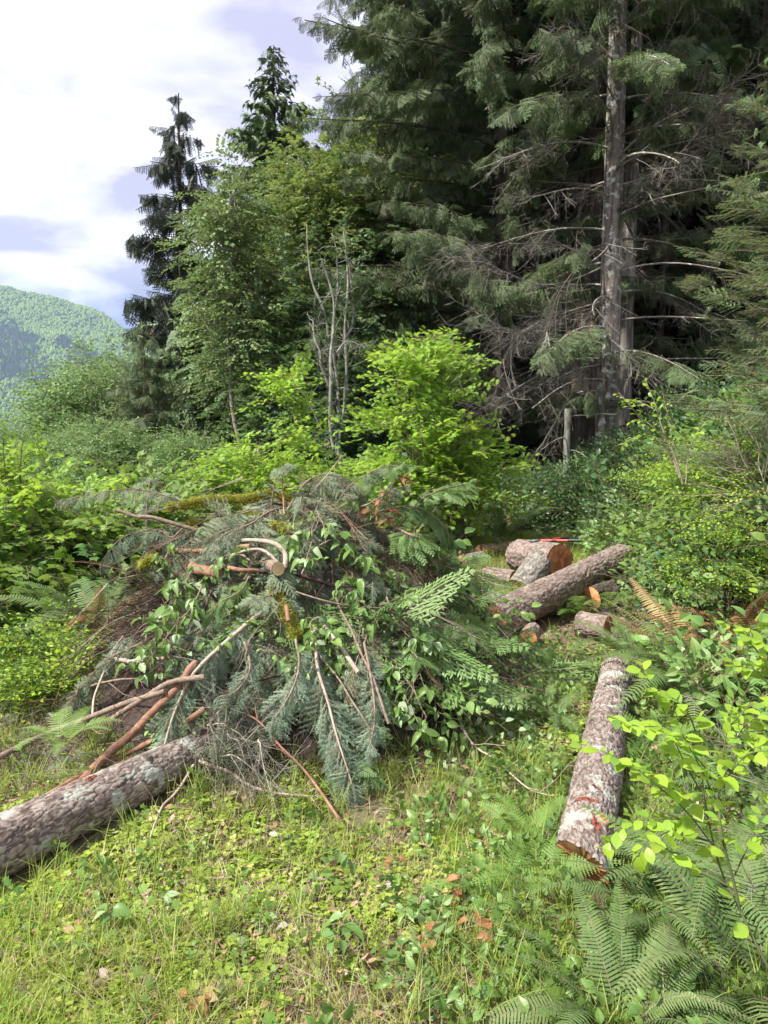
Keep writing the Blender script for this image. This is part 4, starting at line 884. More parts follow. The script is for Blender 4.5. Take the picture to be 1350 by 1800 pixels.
    def scar(s, tt, a, la, lb, seed=1, name='bark_scar', m='cambium'):
        """patch where the bark is torn off: ragged outline, shallow"""
        n = 26; m_ = 7; c = None; mb = MB(); r = np.random.RandomState(seed); th = np.arange(n) / n * 2 * pi; prof = 1 + .28 * np.sin(2 * th + r.rand() * 6) + .18 * np.sin(5 * th + r.rand() * 6) + .22 * r.normal(size=n)
        vv = []; 
        for k_ in range(m_):
            q = k_ / (m_ - 1)
            for j in range(n):
                dl = cos(th[j]) * la * prof[j] * q; da = sin(th[j]) * lb * prof[j] * q
                rad = s.r[0]; p, d, T = s.surf(tt + dl / s.L, a + da / rad, .004 - .009 * (k_ == m_ - 1) + .0015 * r.normal()); vv.append(p)
        vv = np.array(vv); f = [[k_ * n + j, (k_ + 1) * n + j, (k_ + 1) * n + (j + 1) % n, k_ * n + (j + 1) % n] for k_ in range(m_ - 1) for j in range(n)]
        mb.add(vv, f, 0, .5); obj(name, mb.mesh(name, [M[m]], False), s.root)
def onl(u, v, d, r): p = P(u, v, d); return p
def gp(u, v, r): return G(u, v) + V3(0, r * .6, r * .97)
L1 = Log('felled_log', 'big felled log with flaky grey bark at the left, below the brush pile', G(-90, 1590) + V3(0, .05, .10), G(392, 1352) + V3(-.02, .12, .09), .108, .092, 'bark_log', seed=3, plate=38, stretch=2.2, deep=.036, cutm=('cut_orange', 'cut_dark'), nl=300, nth=170)
L1.knot(.87, 1.9, .018, .012, 'cut_red'); L1.knot(.60, 2.75, .016, .01, 'cut_red'); L1.knot(.62, 1.3, .014, .012, 'bark_dark')
L1.scar(.80, 1.75, .05, .012, 3); L1.scar(.43, 2.3, .05, .022, 4); L1.scar(.42, 1.6, .025, .016, 7); L1.knot(.33, 2.9, .016, .012, 'cut_orange'); L1.knot(.52, 3.3, .02, .01, 'cut_orange'); L1.scar(.93, 1.35, .06, .008, 9)
L2 = Log('felled_log', 'long felled log with scaly pinkish-grey bark along the right side of the clearing', G(1026, 1572) + V3(0, .03, .095), G(1088, 1212) + V3(0, .06, .095), .100, .092, 'bark_log', seed=8, plate=42, stretch=1.3, deep=.06, cutm=('cut_red', 'cut_dark'), nl=300, nth=170, tilt=(-.75, -.8), bend=-.0)
L2.scar(.075, 1.2, .03, .03, 5); L2.scar(.125, 1.75, .012, .035, 6); L2.knot(.085, 1.0, .02, .016, 'cut_orange'); L2.scar(.175, 1.4, .008, .016, 12)
L3 = Log('felled_log', 'log propped up on other cut pieces, rising to the right behind the brush pile', gp(866, 1130, .135), P(1092, 980, 7.25), .138, .134, 'bark_log2', seed=12, plate=30, stretch=3.2, deep=.05, nth=120, nl=160, cutm=('cut_dark', 'cut_dark'))
mbk = MB(); p, d, T = L3.surf(.8, 1.9); mbk.tube(smooth_path([p - d * .01, p + d * .05, p + d * .06 - V3(.03, 0, 0)], 6), .012 * np.linspace(1, .6, 6), 6, 0); obj('branch_stub', mbk.mesh('branch_stub', [M['bark_dark']]), L3.root)
def _x(): pass
def rnd(label, a, b, r0, r1=None, bm='bark_log2', cm=('cut_orange', 'cut_orange'), seed=1, nl=60, **kw):
    return Log('log_round', label, a, b, r0, r1 or r0, bm, seed=seed, cutm=cm, plate=28, stretch=3, deep=.06, nth=80, nl=nl, cat='cut log piece', **kw)
K = {}
K['a'] = rnd('cut log piece with the red and black loppers lying on top, dark orange sawn face', P(912, 976, 7.85), P(984, 985, 7.3), .172, .172, seed=21, cm=('cut_orange', 'cut_red'), tilt=(0, 0))
K['b'] = rnd('cut log piece sloping down towards the camera below the loppers, orange end low', P(953, 984, 7.36), P(914, 1038, 7.12), .135, .145, 'bark_grey', seed=22)
K['c'] = rnd('short grey-barked piece lying left of the loppers, dark sawn face to the right', gp(856, 1026, .085), gp(906, 1034, .085), .085, .085, 'bark_log2', seed=23, cm=('cut_orange', 'cut_red'))
K['d'] = rnd('small pale piece with a low orange face, left of the sloping log pieces', gp(846, 1066, .08), gp(886, 1080, .08), .08, .08, 'bark_grey', seed=24)
K['e'] = rnd('split wedge of dark bark and orange wood propping up the raised log', gp(1078, 1068, .12), gp(1038, 1080, .115), .12, .115, 'bark_dark', seed=25)
K['f'] = rnd('round with dark furrowed bark and reddish edge in grass above the long right log', gp(1020, 1122, .10), gp(1072, 1132, .10), .10, .10, 'bark_log2', seed=26, cm=('cut_red', 'cut_red'))
K['g'] = rnd('small low orange-faced piece under the lower end of the raised log', gp(938, 1128, .07), gp(930, 1142, .07), .07, .07, 'bark_log2', seed=27)
K['h'] = rnd('grey piece lying crosswise in shade beneath the raised log', gp(925, 1096, .075), gp(985, 1080, .075), .075, .075, 'bark_grey', seed=28)
K['i'] = rnd('small weathered piece half hidden behind the loppers stack', P(912, 985, 8.3), P(925, 985, 8.1), .10, .10, 'bark_grey', seed=29)
K['j'] = rnd('weathered log piece in the grass behind the right end of the brush pile', gp(812, 1002, .08), gp(848, 994, .08), .08, .08, 'bark_grey', seed=30)
K['k'] = rnd('splintered orange wood piece half buried beside the ferns on the right', gp(1072, 1056, .07) + V3(0, 0, .06), gp(1096, 1056, .07) + V3(0, 0, .09), .05, .045, 'bark_red', seed=31)
K['l'] = rnd('mossy old log rotting in the grass before the dark undergrowth', gp(845, 985, .09), gp(915, 978, .09), .09, .09, 'bark_mossy', seed=32, cm=('cut_dark', 'cut_dark'))
# sawdust and chips
# loppers
lo = thing('loppers', 'red and black long-handled loppers lying on the topmost log piece', 'loppers', tuple(P(975, 948, 7.5)))
o0 = V3(*lo.location)
def part(nm, pts, r, m, n=8, root=lo, base=None):
    mb = MB(); mb.tube(np.array(pts) - (o0 if base is None else base), r, n, 0); return obj(nm, mb.mesh(nm, [M[m]]), root)
pv = P(948, 950, 7.55)
for s_, (u1, v1, d1) in enumerate(((1022, 950, 7.35), (1000, 945, 7.75))):
    e = P(u1, v1, d1); part('handle', smooth_path([pv, pv + (e - pv) * .72], 6), .011, 'red_paint'); part('grip', smooth_path([pv + (e - pv) * .68, e], 6), .0155, 'black_rubber'); part('band', [pv + (e - pv) * .3, pv + (e - pv) * .42], .0135, 'black_rubber')
part('pivot', [pv - V3(0, 0, .012), pv + V3(0, 0, .014)], .018, 'steel', 10)
e = P(928, 951, 7.6); part('blade', smooth_path([pv, (pv + e) / 2 + V3(0, .02, 0), e], 6), np.array([.014, .014, .012, .01, .008, .004]), 'steel', 6); part('hook', smooth_path([pv, (pv + e) / 2 + V3(0, -.03, 0), e + V3(.01, -.02, 0)], 6), np.array([.012, .011, .01, .009, .007, .004]), 'steel', 6)

# ------------------------------------------------------------ brush pile
rh = np.random.RandomState(77)
# hidden inner brush: twigs and dead sprays through the whole volume, nobody could count it
n_ = 4200; a = rh.uniform(0, 2 * pi, n_); rr = np.sqrt(rh.rand(n_)) * .72
x = HEAP_C[0] + np.cos(a) * rr * 1.48; y = HEAP_C[1] + np.sin(a) * rr * 1.36
top = heap_h(x, y); g = ground_h(x, y); z = g + (top - g) * (1 - rh.rand(n_) ** 2.2 * .8) - .08
rad = np.stack([np.cos(a), np.sin(a), a * 0], -1); d = nrm(rad * .8 + V3(0, 0, -.35) + rh.normal(size=(n_, 3)) * .55)
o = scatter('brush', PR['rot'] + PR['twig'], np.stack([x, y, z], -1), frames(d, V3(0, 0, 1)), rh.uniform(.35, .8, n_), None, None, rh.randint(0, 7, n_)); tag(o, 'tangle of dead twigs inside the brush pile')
# a dark uneven mound under it, filling the core
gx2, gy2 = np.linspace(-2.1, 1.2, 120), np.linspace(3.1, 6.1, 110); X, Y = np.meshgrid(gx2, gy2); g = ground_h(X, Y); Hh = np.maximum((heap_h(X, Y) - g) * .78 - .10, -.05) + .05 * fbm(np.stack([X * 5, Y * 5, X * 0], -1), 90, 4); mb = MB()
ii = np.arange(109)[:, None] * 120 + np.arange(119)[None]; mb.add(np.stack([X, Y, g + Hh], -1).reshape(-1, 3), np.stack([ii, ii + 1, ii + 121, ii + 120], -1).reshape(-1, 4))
tag(obj('brush_bed', mb.mesh('brush_bed', [M['bark_black']])), 'dark uneven mound filling the core of the brush pile', None, None, 'stuff')
# boughs
def heap_dir(x, y):
    e = .03; gx_ = (heap_h(x + e, y) - heap_h(x - e, y)) / (2 * e); gy_ = (heap_h(x, y + e) - heap_h(x, y - e)) / (2 * e); nn = nrm(V3(-gx_, -gy_, 1)); r_ = V3(x - HEAP_C[0], y - HEAP_C[1], 0); r_ = nrm(r_ - nn * np.dot(r_, nn)); return nn, r_
def bough(path, protos, label, group, seed, sp=.045, sc=.8, hang=.35, stemm='bark_twig', r0=.008, name='cut_bough', cat='branch', bare=.12, ang=(.5, 1.0)):
    r = np.random.RandomState(seed); b = path[0]; root = thing(name, label, cat, tuple(b), 0, group); p = path - b; mb = MB(); L_ = np.linalg.norm(np.diff(p, axis=0), axis=1).sum()
    mb.tube(p, r0 * np.linspace(1, .25, len(p)), 6, 0); obj('stem', mb.mesh('stem', [M[stemm]]), root)
    mb2 = MB(); mb2.tube([p[0] - nrm(p[1] - p[0]) * .003, p[0] - nrm(p[1] - p[0]) * .001], r0 * .93, 8, 0); obj('cut_end', mb2.mesh('cut_end', [M['cut_pale']]), root)
    m_ = max(int(L_ / sp), 4); t = np.repeat(np.linspace(bare, 1, m_), 2); k_ = len(t); g = np.linspace(0, 1, len(p)); tgp = nrm(np.gradient(p, axis=0))
    pp = np.stack([np.interp(t, g, p[:, i]) for i in range(3)], -1); tg = nrm(np.stack([np.interp(t, g, tgp[:, i]) for i in range(3)], -1))
    nn = V3(0, -.5, 1); sd = nrm(np.cross(tg, nn)) * np.tile([1, -1], k_ // 2)[:, None]; a_ = r.uniform(*ang, (k_, 1))
    d = nrm(tg * np.cos(a_) + sd * np.sin(a_) + V3(0, 0, -hang) * r.uniform(.2, 1.4, (k_, 1)))
    s = sc * (.6 + .6 * np.sin(pi * np.clip(t * .85 + .12, 0, 1))) * r.uniform(.7, 1.2, k_) * min(1, .5 + L_ * .4)
    pt = Pts(); pt.add(pp, d, nrm(nn + r.normal(size=(k_, 3)) * .6), s, np.clip(r.uniform(0, 1) * .6 + r.uniform(0, .4, k_), 0, 1)); pt.make('foliage' if protos in ('cedar_cut', 'shrub') else 'needles', PR[protos], root); return root
gB = 'blue-green conifer boughs heaped on the brush pile'; gC = 'fine-leaved cedar boughs on the right side of the brush pile'
for i in range(100):
    a = rh.uniform(0, 2 * pi); rr = rh.uniform(.15, .85); x = HEAP_C[0] + cos(a) * rr * 1.4; y = HEAP_C[1] + sin(a) * rr * 1.25
    if i < 58: a = rh.uniform(pi * .95, 2.02 * pi); x = HEAP_C[0] + cos(a) * rr * 1.4; y = HEAP_C[1] + sin(a) * rr * 1.3
    nn, r_ = heap_dir(x, y); tw = rh.uniform(-.6, .6); dv = nrm(r_ * cos(tw) + np.cross(nn, r_) * sin(tw)); L_ = rh.uniform(.5, 1.0); p = []
    if x < -.85 and y < 4.75 and rh.rand() < .7: continue
    lf_ = rh.uniform(.02, .16) if rh.rand() < .75 else rh.uniform(.15, .4)
    for t in np.linspace(-.35, .65, 9):
        q = V3(x, y, 0) + dv * t * L_; h_ = max(float(heap_h(q[0], q[1])), gh(q[0], q[1])) + .0 + lf_ * (t + .35) ** 1.3; p.append(V3(q[0], q[1], h_))
    right = x > -.1 + rh.normal() * .25; L_ *= .8 if right else 1
    bough(smooth_path(p, 14, .01, i), 'cedar_cut' if right else 'blue', 'fine-leaved green bough draped over the right side of the brush pile' if right else 'blue-green conifer bough among others on the brush pile', gC if right else gB, 200 + i, hang=.45, sc=rh.uniform(.38, .72), sp=.04)
def px_path(pts, lift=.06, dy=0.0):
    lift = lift + .05
    out = []
    for q in pts:
        if len(q) == 2: out.append(S(q[0], q[1], lift))
        else: out.append(P(q[0], q[1], q[2]))
    return np.array(out)
NB = [  # boughs one can pick out
 ([(470, 1068), (400, 1125), (335, 1190), (305, 1255), (285, 1320)], 'blue', 'long blue-green bough slanting down left across the front of the brush pile', .012, .95),
 ([(553, 1105), (560, 1170), (580, 1250), (600, 1320), (618, 1378)], 'blue', 'pale-stemmed silvery bough hanging straight down the front of the brush pile', .009, 1.0),
 ([(430, 1130), (440, 1175), (415, 1215), (385, 1225)], 'blue', 'short silvery bough curling left beside the slanting long bough', .007, .9),
 ([(520, 1125), (525, 1180), (505, 1230), (480, 1265)], 'blue', 'blue-green bough hanging left of the pale-stemmed one', .007, .9),
 ([(640, 1130), (655, 1200), (660, 1260), (650, 1310)], 'blue', 'dark bluish bough hanging low at the centre of the brush pile', .007, .8),
 ([(320, 930), (300, 945), (270, 930), (215, 945), (180, 985)], 'blue', 'grey-green bough tip trailing over the upper left shoulder of the brush pile', .006, .8),
 ([(300, 985), (250, 1020), (215, 1080), (215, 1130)], 'blue', 'thin dull bough hanging from the left shoulder of the brush pile', .006, .7),
 ([(500, 905), (540, 845), (590, 835), (640, 870)], 'blue', 'fresh green bough arching over the very top of the brush pile', .006, .8),
 ([(660, 900), (720, 890), (770, 915), (800, 960)], 'cedar_cut', 'feathery bough arching over the top right shoulder of the brush pile', .006, .55),
 ([(700, 930), (760, 960), (820, 1010), (870, 1075)], 'cedar_cut', 'long feathery bough sweeping down the right side of the brush pile', .008, .6),
 ([(250, 1130), (190, 1160), (140, 1210), (120, 1235)], 'blue', 'dull grey bough lying on the ground left of the brush pile', .006, .75),
 ([(440, 1010), (420, 1040), (385, 1060), (365, 1085)], 'cedar_cut', 'small ferny bough in the dark hollow under the cut stub', .005, .6)]
for i, (pp, pr, lb, r0, sc) in enumerate(NB): bough(smooth_path(px_path(pp, .17), 18, .01, i), 'silver' if pr == 'blue' and i < 7 else pr, lb, None, 300 + i, sp=.034, sc=sc * .62, hang=.8, ang=(.2, .85), r0=r0, stemm='bark_pale' if i in (0, 1) else 'bark_twig')

# cut limbs and sticks
def stick(label, pts, r0, r1, m='bark_twig', cut='cut_pale', lift=.08, seed=1, side=0, mossy=0, name='cut_branch', wob=.015, cut2=None, cat='branch', group=None):
    r = np.random.RandomState(seed); w = px_path(pts, lift); p = smooth_path(w, 8 * len(w), wob, seed); b = p[0].copy(); root = thing(name, label, cat, tuple(b), 0, group); p = p - b; n = len(p); rad = np.linspace(r0, r1, n) * (1 + .05 * r.normal(size=n))
    mb = MB(); mb.tube(p, rad, 9, 0); obj('bark', mb.mesh('bark', [M[m]]), root)
    for (i0, i1, rr, cm) in ((0, 1, rad[0], cut), (-1, -2, rad[-1], cut2)):
        if cm:
            d = nrm(p[i0] - p[i1]); th = np.arange(12) / 12 * 2 * pi; a = nrm(np.cross(d, V3(.1, .2, 1))); bb = np.cross(d, a); ring = p[i0] + d * .002 + (a * np.cos(th)[:, None] + bb * np.sin(th)[:, None]) * rr * .9
            mb = MB(); mb.add(np.vstack([ring, p[i0] + d * .003]), [[j, (j + 1) % 12, 12] for j in range(12)], 0, np.r_[np.full(12, .8), 0]); obj('cut_end', mb.mesh('cut_end', [M[cm]], False), root)
    for k_ in range(side):
        j = r.randint(n // 4, n - 1); d = nrm(nrm(p[min(j + 1, n - 1)] - p[j - 1]) + rdir(r, .8) + V3(0, 0, .15)); l = r.uniform(.12, .4) * np.linalg.norm(p[-1]) * .6; mb = MB()
        q = smooth_path([p[j], p[j] + d * l * .5 + rdir(r, .06 * l), p[j] + d * l + rdir(r, .2 * l)], 8, .04, k_); mb.tube(q, np.linspace(rad[j] * .5, rad[j] * .15 + .0004, 8), 5, 0)
        for _ in range(2):
            jj = r.randint(2, 7); d2 = nrm(d + rdir(r, .9)); mb.tube(smooth_path([q[jj], q[jj] + d2 * l * .2, q[jj] + d2 * l * .4 + rdir(r, .06 * l)], 5), rad[j] * .16 + .0003, 4, 0)
        obj('twig', mb.mesh('twig', [M[m]]), root)
    if mossy:
        k_ = mossy; t = r.uniform(0, n - 1.01, k_); i0 = t.astype(int); f = (t - i0)[:, None]; c = p[i0] * (1 - f) + p[i0 + 1] * f; a_ = r.normal(size=(k_, 3)) * V3(1, 1, .7) + V3(0, 0, .5); a_ = nrm(a_); mk = vnoise(np.stack([t * .35, t * 0, t * 0 + seed], -1), 3) > -.35
        pos = (c + a_ * (np.linspace(r0, r1, n)[i0] * .9)[:, None])[mk]; Rm = frames(nrm(np.cross(a_, V3(.3, 1, .1))), a_)[mk]
        o = scatter('moss', PR['moss'], pos, Rm, r.uniform(.7, 1.5, mk.sum()), root)
    return root
STY = S(489, 1000, 0)[1]
ST = [
 ('thick mossy limb lying along the top of the brush pile, shaggy with yellow-green moss', [(300, 893), (345, 886), (385, 878), (430, 882), (470, 872), (520, 880)], .016, .009, 'bark_mossy', 'cut_pale', .16, 0, 1500),
 ('second mossy limb just below the first, brown and half bare', [(330, 922), (390, 916), (440, 905), (500, 930), (545, 945)], .011, .009, 'bark_mossy', 'cut_pale', .14, 2, 500),
 ('short bare pole sticking out past the upper left of the brush pile', [(203, 897), (240, 907), (290, 915), (360, 935)], .011, .012, 'bark_twig', 'cut_pale', .16, 0, 0),
 ('reddish brown sawn limb crossing the upper left of the brush pile', [(270, 962), (320, 968), (380, 966), (440, 960)], .014, .012, 'bark_red', 'cut_orange', .20, 0, 0),
 ('darker limb lying just under the reddish brown sawn one', [(268, 975), (330, 985), (400, 998), (455, 1002)], .011, .011, 'bark_red', 'cut_orange', .17, 0, 0),
 ('smooth grey limb curving over like a hook at the top of the brush pile', [(395, 955), (440, 950), (480, 955), (502, 975), (500, 1000)], .010, .014, 'bark_pale', None, .20, 0, 0),
 ('second grey limb nested inside the hook-shaped one', [(400, 978), (450, 965), (475, 975), (490, 992)], .007, .009, 'bark_pale', None, .2, 0, 0),
 ('stout pinkish stub of a limb under the reddish brown ones', [(335, 995), (355, 1003), (385, 1008)], .030, .026, 'bark_red', 'cut_red', .16, 0, 0),
 ('stub with a round yellow sawn face pointing at the camera', [(489, 1000, STY - .34), (478, 994, STY - .18), (466, 988, STY + .02)], .034, .030, 'bark_twig', 'cut_pale', .2, 0, 0),
 ('bare tan stick with a pointed cut end in the middle of the brush pile', [(630, 1182), (600, 1138), (570, 1100)], .011, .009, 'bark_pale', 'cut_pale', .16, 0, 0),
 ('short peg with a fresh orange cut end below the yellow-faced stub', [(507, 1092), (503, 1065)], .010, .010, 'bark_red', 'cut_orange', .2, 0, 0),
 ('long dark curved stick hanging down the centre of the brush pile', [(683, 1272), (650, 1180), (615, 1105), (590, 1050)], .006, .006, 'bark_twig', 'cut_pale', .16, 1, 0),
 ('thin straight stick slanting down beside the silvery bough', [(652, 1285), (600, 1200), (560, 1150)], .005, .004, 'bark_twig', 'cut_pale', .15, 0, 0),
 ('reddish stick ending in a sawn tip at the lower right of the brush pile', [(866, 1258), (800, 1240), (770, 1205), (745, 1172)], .010, .007, 'bark_red', 'cut_pale', .12, 0, 0),
 ('long pale forked stick trailing from the right of the brush pile onto the ground', [(762, 1160), (795, 1225), (825, 1300), (870, 1335), (930, 1385), (975, 1400)], .008, .002, 'bark_pale', 'cut_pale', .10, 7, 0),
 ('black and rust-coloured limb poking out right of the leafy top of the brush pile', [(742, 988), (700, 970), (650, 966), (600, 975)], .009, .010, 'bark_black', 'cut_orange', .16, 0, 0),
 ('thin rust-red twig lying on the black limb', [(715, 975), (670, 968), (640, 960)], .005, .004, 'bark_red', 'cut_orange', .2, 0, 0),
 ('curved moss-covered branch reaching out from the left shoulder of the brush pile', [(100, 1082), (150, 1050), (200, 1020), (240, 995), (268, 978)], .008, .011, 'bark_black', None, .20, 2, 900),
 ('dark twig running beside the curved mossy branch', [(125, 1068), (190, 1045), (240, 1010), (280, 985)], .005, .006, 'bark_black', None, .2, 2, 150),
 ('thick reddish pole leaning from the brush pile down to the big left log', [(125, 1395), (190, 1325), (250, 1275), (315, 1200), (345, 1165)], .022, .016, 'bark_red', 'cut_orange', .16, 0, 0),
 ('long slender pole reaching out of the left edge from the brush pile', [(-30, 1345), (60, 1300), (130, 1272), (215, 1240), (290, 1215)], .014, .013, 'bark_twig', 'cut_orange', .20, 1, 0),
 ('pole with a round orange sawn tip beside the slender pole', [(197, 1264), (240, 1235), (300, 1200), (360, 1190)], .012, .014, 'bark_twig', 'cut_orange', .20, 0, 0),
 ('peeling reddish branch lying against the upper side of the big left log', [(-30, 1460), (60, 1415), (130, 1372), (200, 1335), (290, 1290), (360, 1245)], .013, .014, 'bark_red', 'cut_red', .10, 1, 0),
 ('thin grey stick standing up out of the litter left of the brush pile', [(162, 1258), (172, 1205), (195, 1150), (216, 1118)], .006, .004, 'bark_pale', 'cut_pale', .14, 1, 0),
 ('low twiggy stick along the ground left of the brush pile', [(100, 1225), (160, 1205), (230, 1195), (330, 1190)], .006, .005, 'bark_twig', 'cut_pale', .08, 4, 0),
 ('pale peeled stick end in the shadow under the leafy clump on the left', [(200, 1158), (235, 1163), (300, 1155)], .012, .010, 'bark_pale', 'cut_pale', .1, 0, 0),
 ('thin reddish fork standing in front of the brush pile', [(596, 1440), (548, 1370), (500, 1318), (465, 1275), (436, 1258)], .006, .004, 'bark_red', 'cut_pale', .10, 3, 0),
 ('pale dead branch with fine twigs lying from the log end towards the grass', [(344, 1335), (400, 1360), (450, 1385), (500, 1398), (562, 1402)], .008, .004, 'bark_pale', None, .05, 6, 0),
 ('crooked twig hanging from the end of the big left log into the grass', [(340, 1345), (312, 1385), (285, 1420), (262, 1480)], .007, .003, 'bark_pale', None, .08, 5, 0),
 ('upright bare twig on the very top of the brush pile', [(500, 905), (498, 870), (496, 830)], .005, .003, 'bark_red', None, .24, 1, 0),
 ('bent bare twig crossing the upright one on top of the brush pile', [(470, 850), (500, 880), (540, 895), (575, 925)], .005, .005, 'bark_red', None, .24, 3, 0),
 ('long thin twig carrying dead orange leaves at the top right of the brush pile', [(560, 905), (610, 900), (650, 885), (700, 880)], .005, .003, 'bark_twig', None, .24, 5, 0),
 ('thin grey twig rising from behind the brush pile towards the maples', [(545, 870), (580, 830), (600, 800)], .004, .002, 'bark_pale', None, .3, 2, 0),
 ('dark tree limb lying through the dim middle of the brush pile', [(455, 1005), (530, 1010), (600, 1030), (670, 1035)], .012, .010, 'bark_black', None, .12, 0, 0),
 ('upright mossy stump of limb below the yellow-faced stub', [(480, 1030), (500, 1070), (520, 1115)], .014, .012, 'bark_mossy', None, .12, 0, 500),
 ('dead branch crossing the shadowed base of the brush pile', [(330, 1240), (400, 1215), (470, 1190), (540, 1180)], .010, .006, 'bark_black', None, .05, 3, 0),
 ('thin branch running right from the yellow-faced stub through the leaves', [(520, 1040), (600, 1060), (700, 1070), (760, 1072)], .005, .003, 'bark_twig', None, .18, 4, 0)]
for i, (lb, pts, r0, r1, m_, cut, lift, side, mo) in enumerate(ST): stick(lb, pts, r0, r1, m_, cut, lift, 400 + i, side, mo)
# many thin twigs radiating over the pile
gt = 'thin bare twigs sticking out all over the brush pile'; tp = []
for i in range(6):
    r = np.random.RandomState(500 + i); mb = MB(); p = smooth_path([V3(0, 0, 0), V3(.05 * r.normal(), .45, .05), V3(.12 * r.normal(), .95, -.05)], 14, .03, i); mb.tube(p, np.linspace(.0042, .001, 14), 5, 0)
    for _ in range(5):
        j = r.randint(3, 12); d = nrm(V3(r.normal() * .7, 1, r.normal() * .4)); l = r.uniform(.1, .35); mb.tube(smooth_path([p[j], p[j] + d * l * .5 + rdir(r, .02), p[j] + d * l], 5), np.linspace(.0022, .0007, 5), 4, 0)
    tp.append(mb.mesh('thin_twig', [M[['bark_twig', 'bark_red', 'bark_pale'][i % 3]]]))
for i in range(90):
    a = rh.uniform(pi * .9, 2.2 * pi); rr = rh.uniform(.1, .85); x = HEAP_C[0] + cos(a) * rr * 1.4; y = HEAP_C[1] + sin(a) * rr * 1.3; nn, r_ = heap_dir(x, y); tw = rh.uniform(-1.1, 1.1)
    dv = nrm(r_ * cos(tw) + np.cross(nn, r_) * sin(tw) + nn * rh.uniform(-.05, .22)); h_ = float(heap_h(x, y)) + .03; o = obj('thin_twig', tp[i % 6]); s = rh.uniform(.35, .95)
    o.matrix_world = Matrix.Translation((x, y, h_)) @ Matrix(frames(dv, nn).tolist()).to_4x4() @ Matrix.Scale(s, 4); tag(o, 'thin bare forked twig among many sticking out of the brush pile', 'twig', gt)
# leafy cut branches with single leaves
LM = []; LMR = []
for i, rnd_ in [(i, q_) for q_ in (0, 1) for i in range(3)]:
    for big in (0, 1):
        mb = MB(); l = (.062, .085)[big]; put(mb, leafv(l, l * (.66 if rnd_ else .56), .2 + .35 * i - .3 * rnd_ * i - .1 * rnd_, .1 + .4 * i - .3 * rnd_ * i, 5, .98 if rnd_ else .78), V3(0, 0, 0), V3(0, 1, 0), V3(0, 0, 1), 1, 0, .3 + .2 * i)
        (LMR if rnd_ else LM).append((i, big, mb))
def leafmeshes(matn): return [mb.mesh('leaf', [M[matn]], True) for _, _, mb in (LMR if matn == 'huckle' else LM)]
LF = {k_: leafmeshes(k_) for k_ in ('cut_leaf', 'huckle', 'red_leaf', 'salal')}
def leafy(label, pts, n, matn='cut_leaf', seed=1, lift=.16, r0=.005, sc=1.0, spread=.07, bunch=True, name='leafy_branch', cat='branch', stemm='bark_twig', droop=.6, t0=.15, worldpts=None, group=None):
    r = np.random.RandomState(seed); w = px_path(pts, lift) if worldpts is None else worldpts; p = smooth_path(w, 16, .02, seed); b = p[0].copy(); root = thing(name, label, cat, tuple(b), 0, group); p = p - b; mb = MB(); mb.tube(p, np.linspace(r0, r0 * .25, 16), 6, 0)
    cs = []
    for i in range(n):
        if bunch and i % 4 == 0 or not cs:
            t = r.uniform(t0, 1); c = V3(*[np.interp(t, np.linspace(0, 1, 16), p[:, k_]) for k_ in range(3)]); off = rdir(r) * V3(1, 1, .6) * spread * r.uniform(.3, 1.4); e = c + off; cs = [e]; mb.tube(smooth_path([c, (c + e) / 2 + V3(0, 0, .008), e], 4), r0 * .22, 4, 0)
        e = cs[0]; a = r.uniform(0, 2 * pi); d = nrm(V3(cos(a), sin(a) - .15, -droop * r.uniform(0, 1.4))); up = nrm(V3(r.normal() * .5, r.normal() * .5 - .3, 1)); o = obj('leaf', LF[matn][r.randint(6)], root); s = sc * r.uniform(.65, 1.2)
        q = e + d * .012; mb.tube([e, q], .0009, 3, 0, False); o.matrix_local = Matrix.Translation(q.tolist()) @ Matrix(frames(d, up).tolist()).to_4x4() @ Matrix.Scale(s, 4)
    obj('stem', mb.mesh('stem', [M[stemm]]), root); return root
LV = [('clump of fresh green leaves hanging down the left side of the brush pile', [(340, 1000), (310, 1050), (285, 1100), (265, 1160)], 34, .2),
 ('leafy shoot beside the mossy branch, upper left of the brush pile', [(320, 975), (260, 985), (200, 1010), (150, 1035)], 30, .2),
 ('second hanging leafy clump at the left, nearer the dark hollow', [(355, 1030), (335, 1070), (300, 1110), (255, 1170)], 26, .22),
 ('large-leaved twig standing between the reddish limb and the hooked limb', [(420, 965), (395, 930), (385, 905)], 14, .2),
 ('broad green leaves gathered left of the round sawn face', [(440, 985), (420, 975), (390, 985), (370, 1000)], 18, .22),
 ('dark green leafy bunch on top of the brush pile, right of the mossy limb', [(530, 1010), (545, 970), (550, 930), (560, 905)], 44, .22),
 ('pale-backed leaves scattered over the centre top of the brush pile', [(560, 960), (590, 950), (620, 980), (640, 1000)], 22, .2),
 ('leafy twig with rounded leaves in the middle of the brush pile', [(600, 1050), (610, 1035), (650, 1070), (665, 1100)], 22, .18),
 ('small leafy cluster around the pointed tan stick', [(560, 1085), (545, 1095), (550, 1120), (540, 1130)], 16, .18),
 ('leafy shoot right of centre with pale leaf undersides showing', [(680, 1050), (690, 1080), (720, 1120), (760, 1150)], 30, .16),
 ('long leafy shoot drooping over the right shoulder of the brush pile', [(730, 1030), (790, 1030), (840, 1050), (870, 1110)], 34, .14),
 ('drooping leaves low on the right, above the reddish stick', [(700, 1090), (740, 1120), (775, 1150), (800, 1170)], 26, .14),
 ('single bright leafy tip hanging at the lower right of the brush pile', [(715, 1195), (728, 1215), (740, 1240), (750, 1262)], 16, .12),
 ('leafy twig beside the black limb at the right top', [(640, 1000), (680, 1010), (720, 1035)], 18, .16),
 ('leaf cluster low at the centre front of the brush pile', [(690, 1170), (700, 1200), (735, 1270)], 18, .1)]
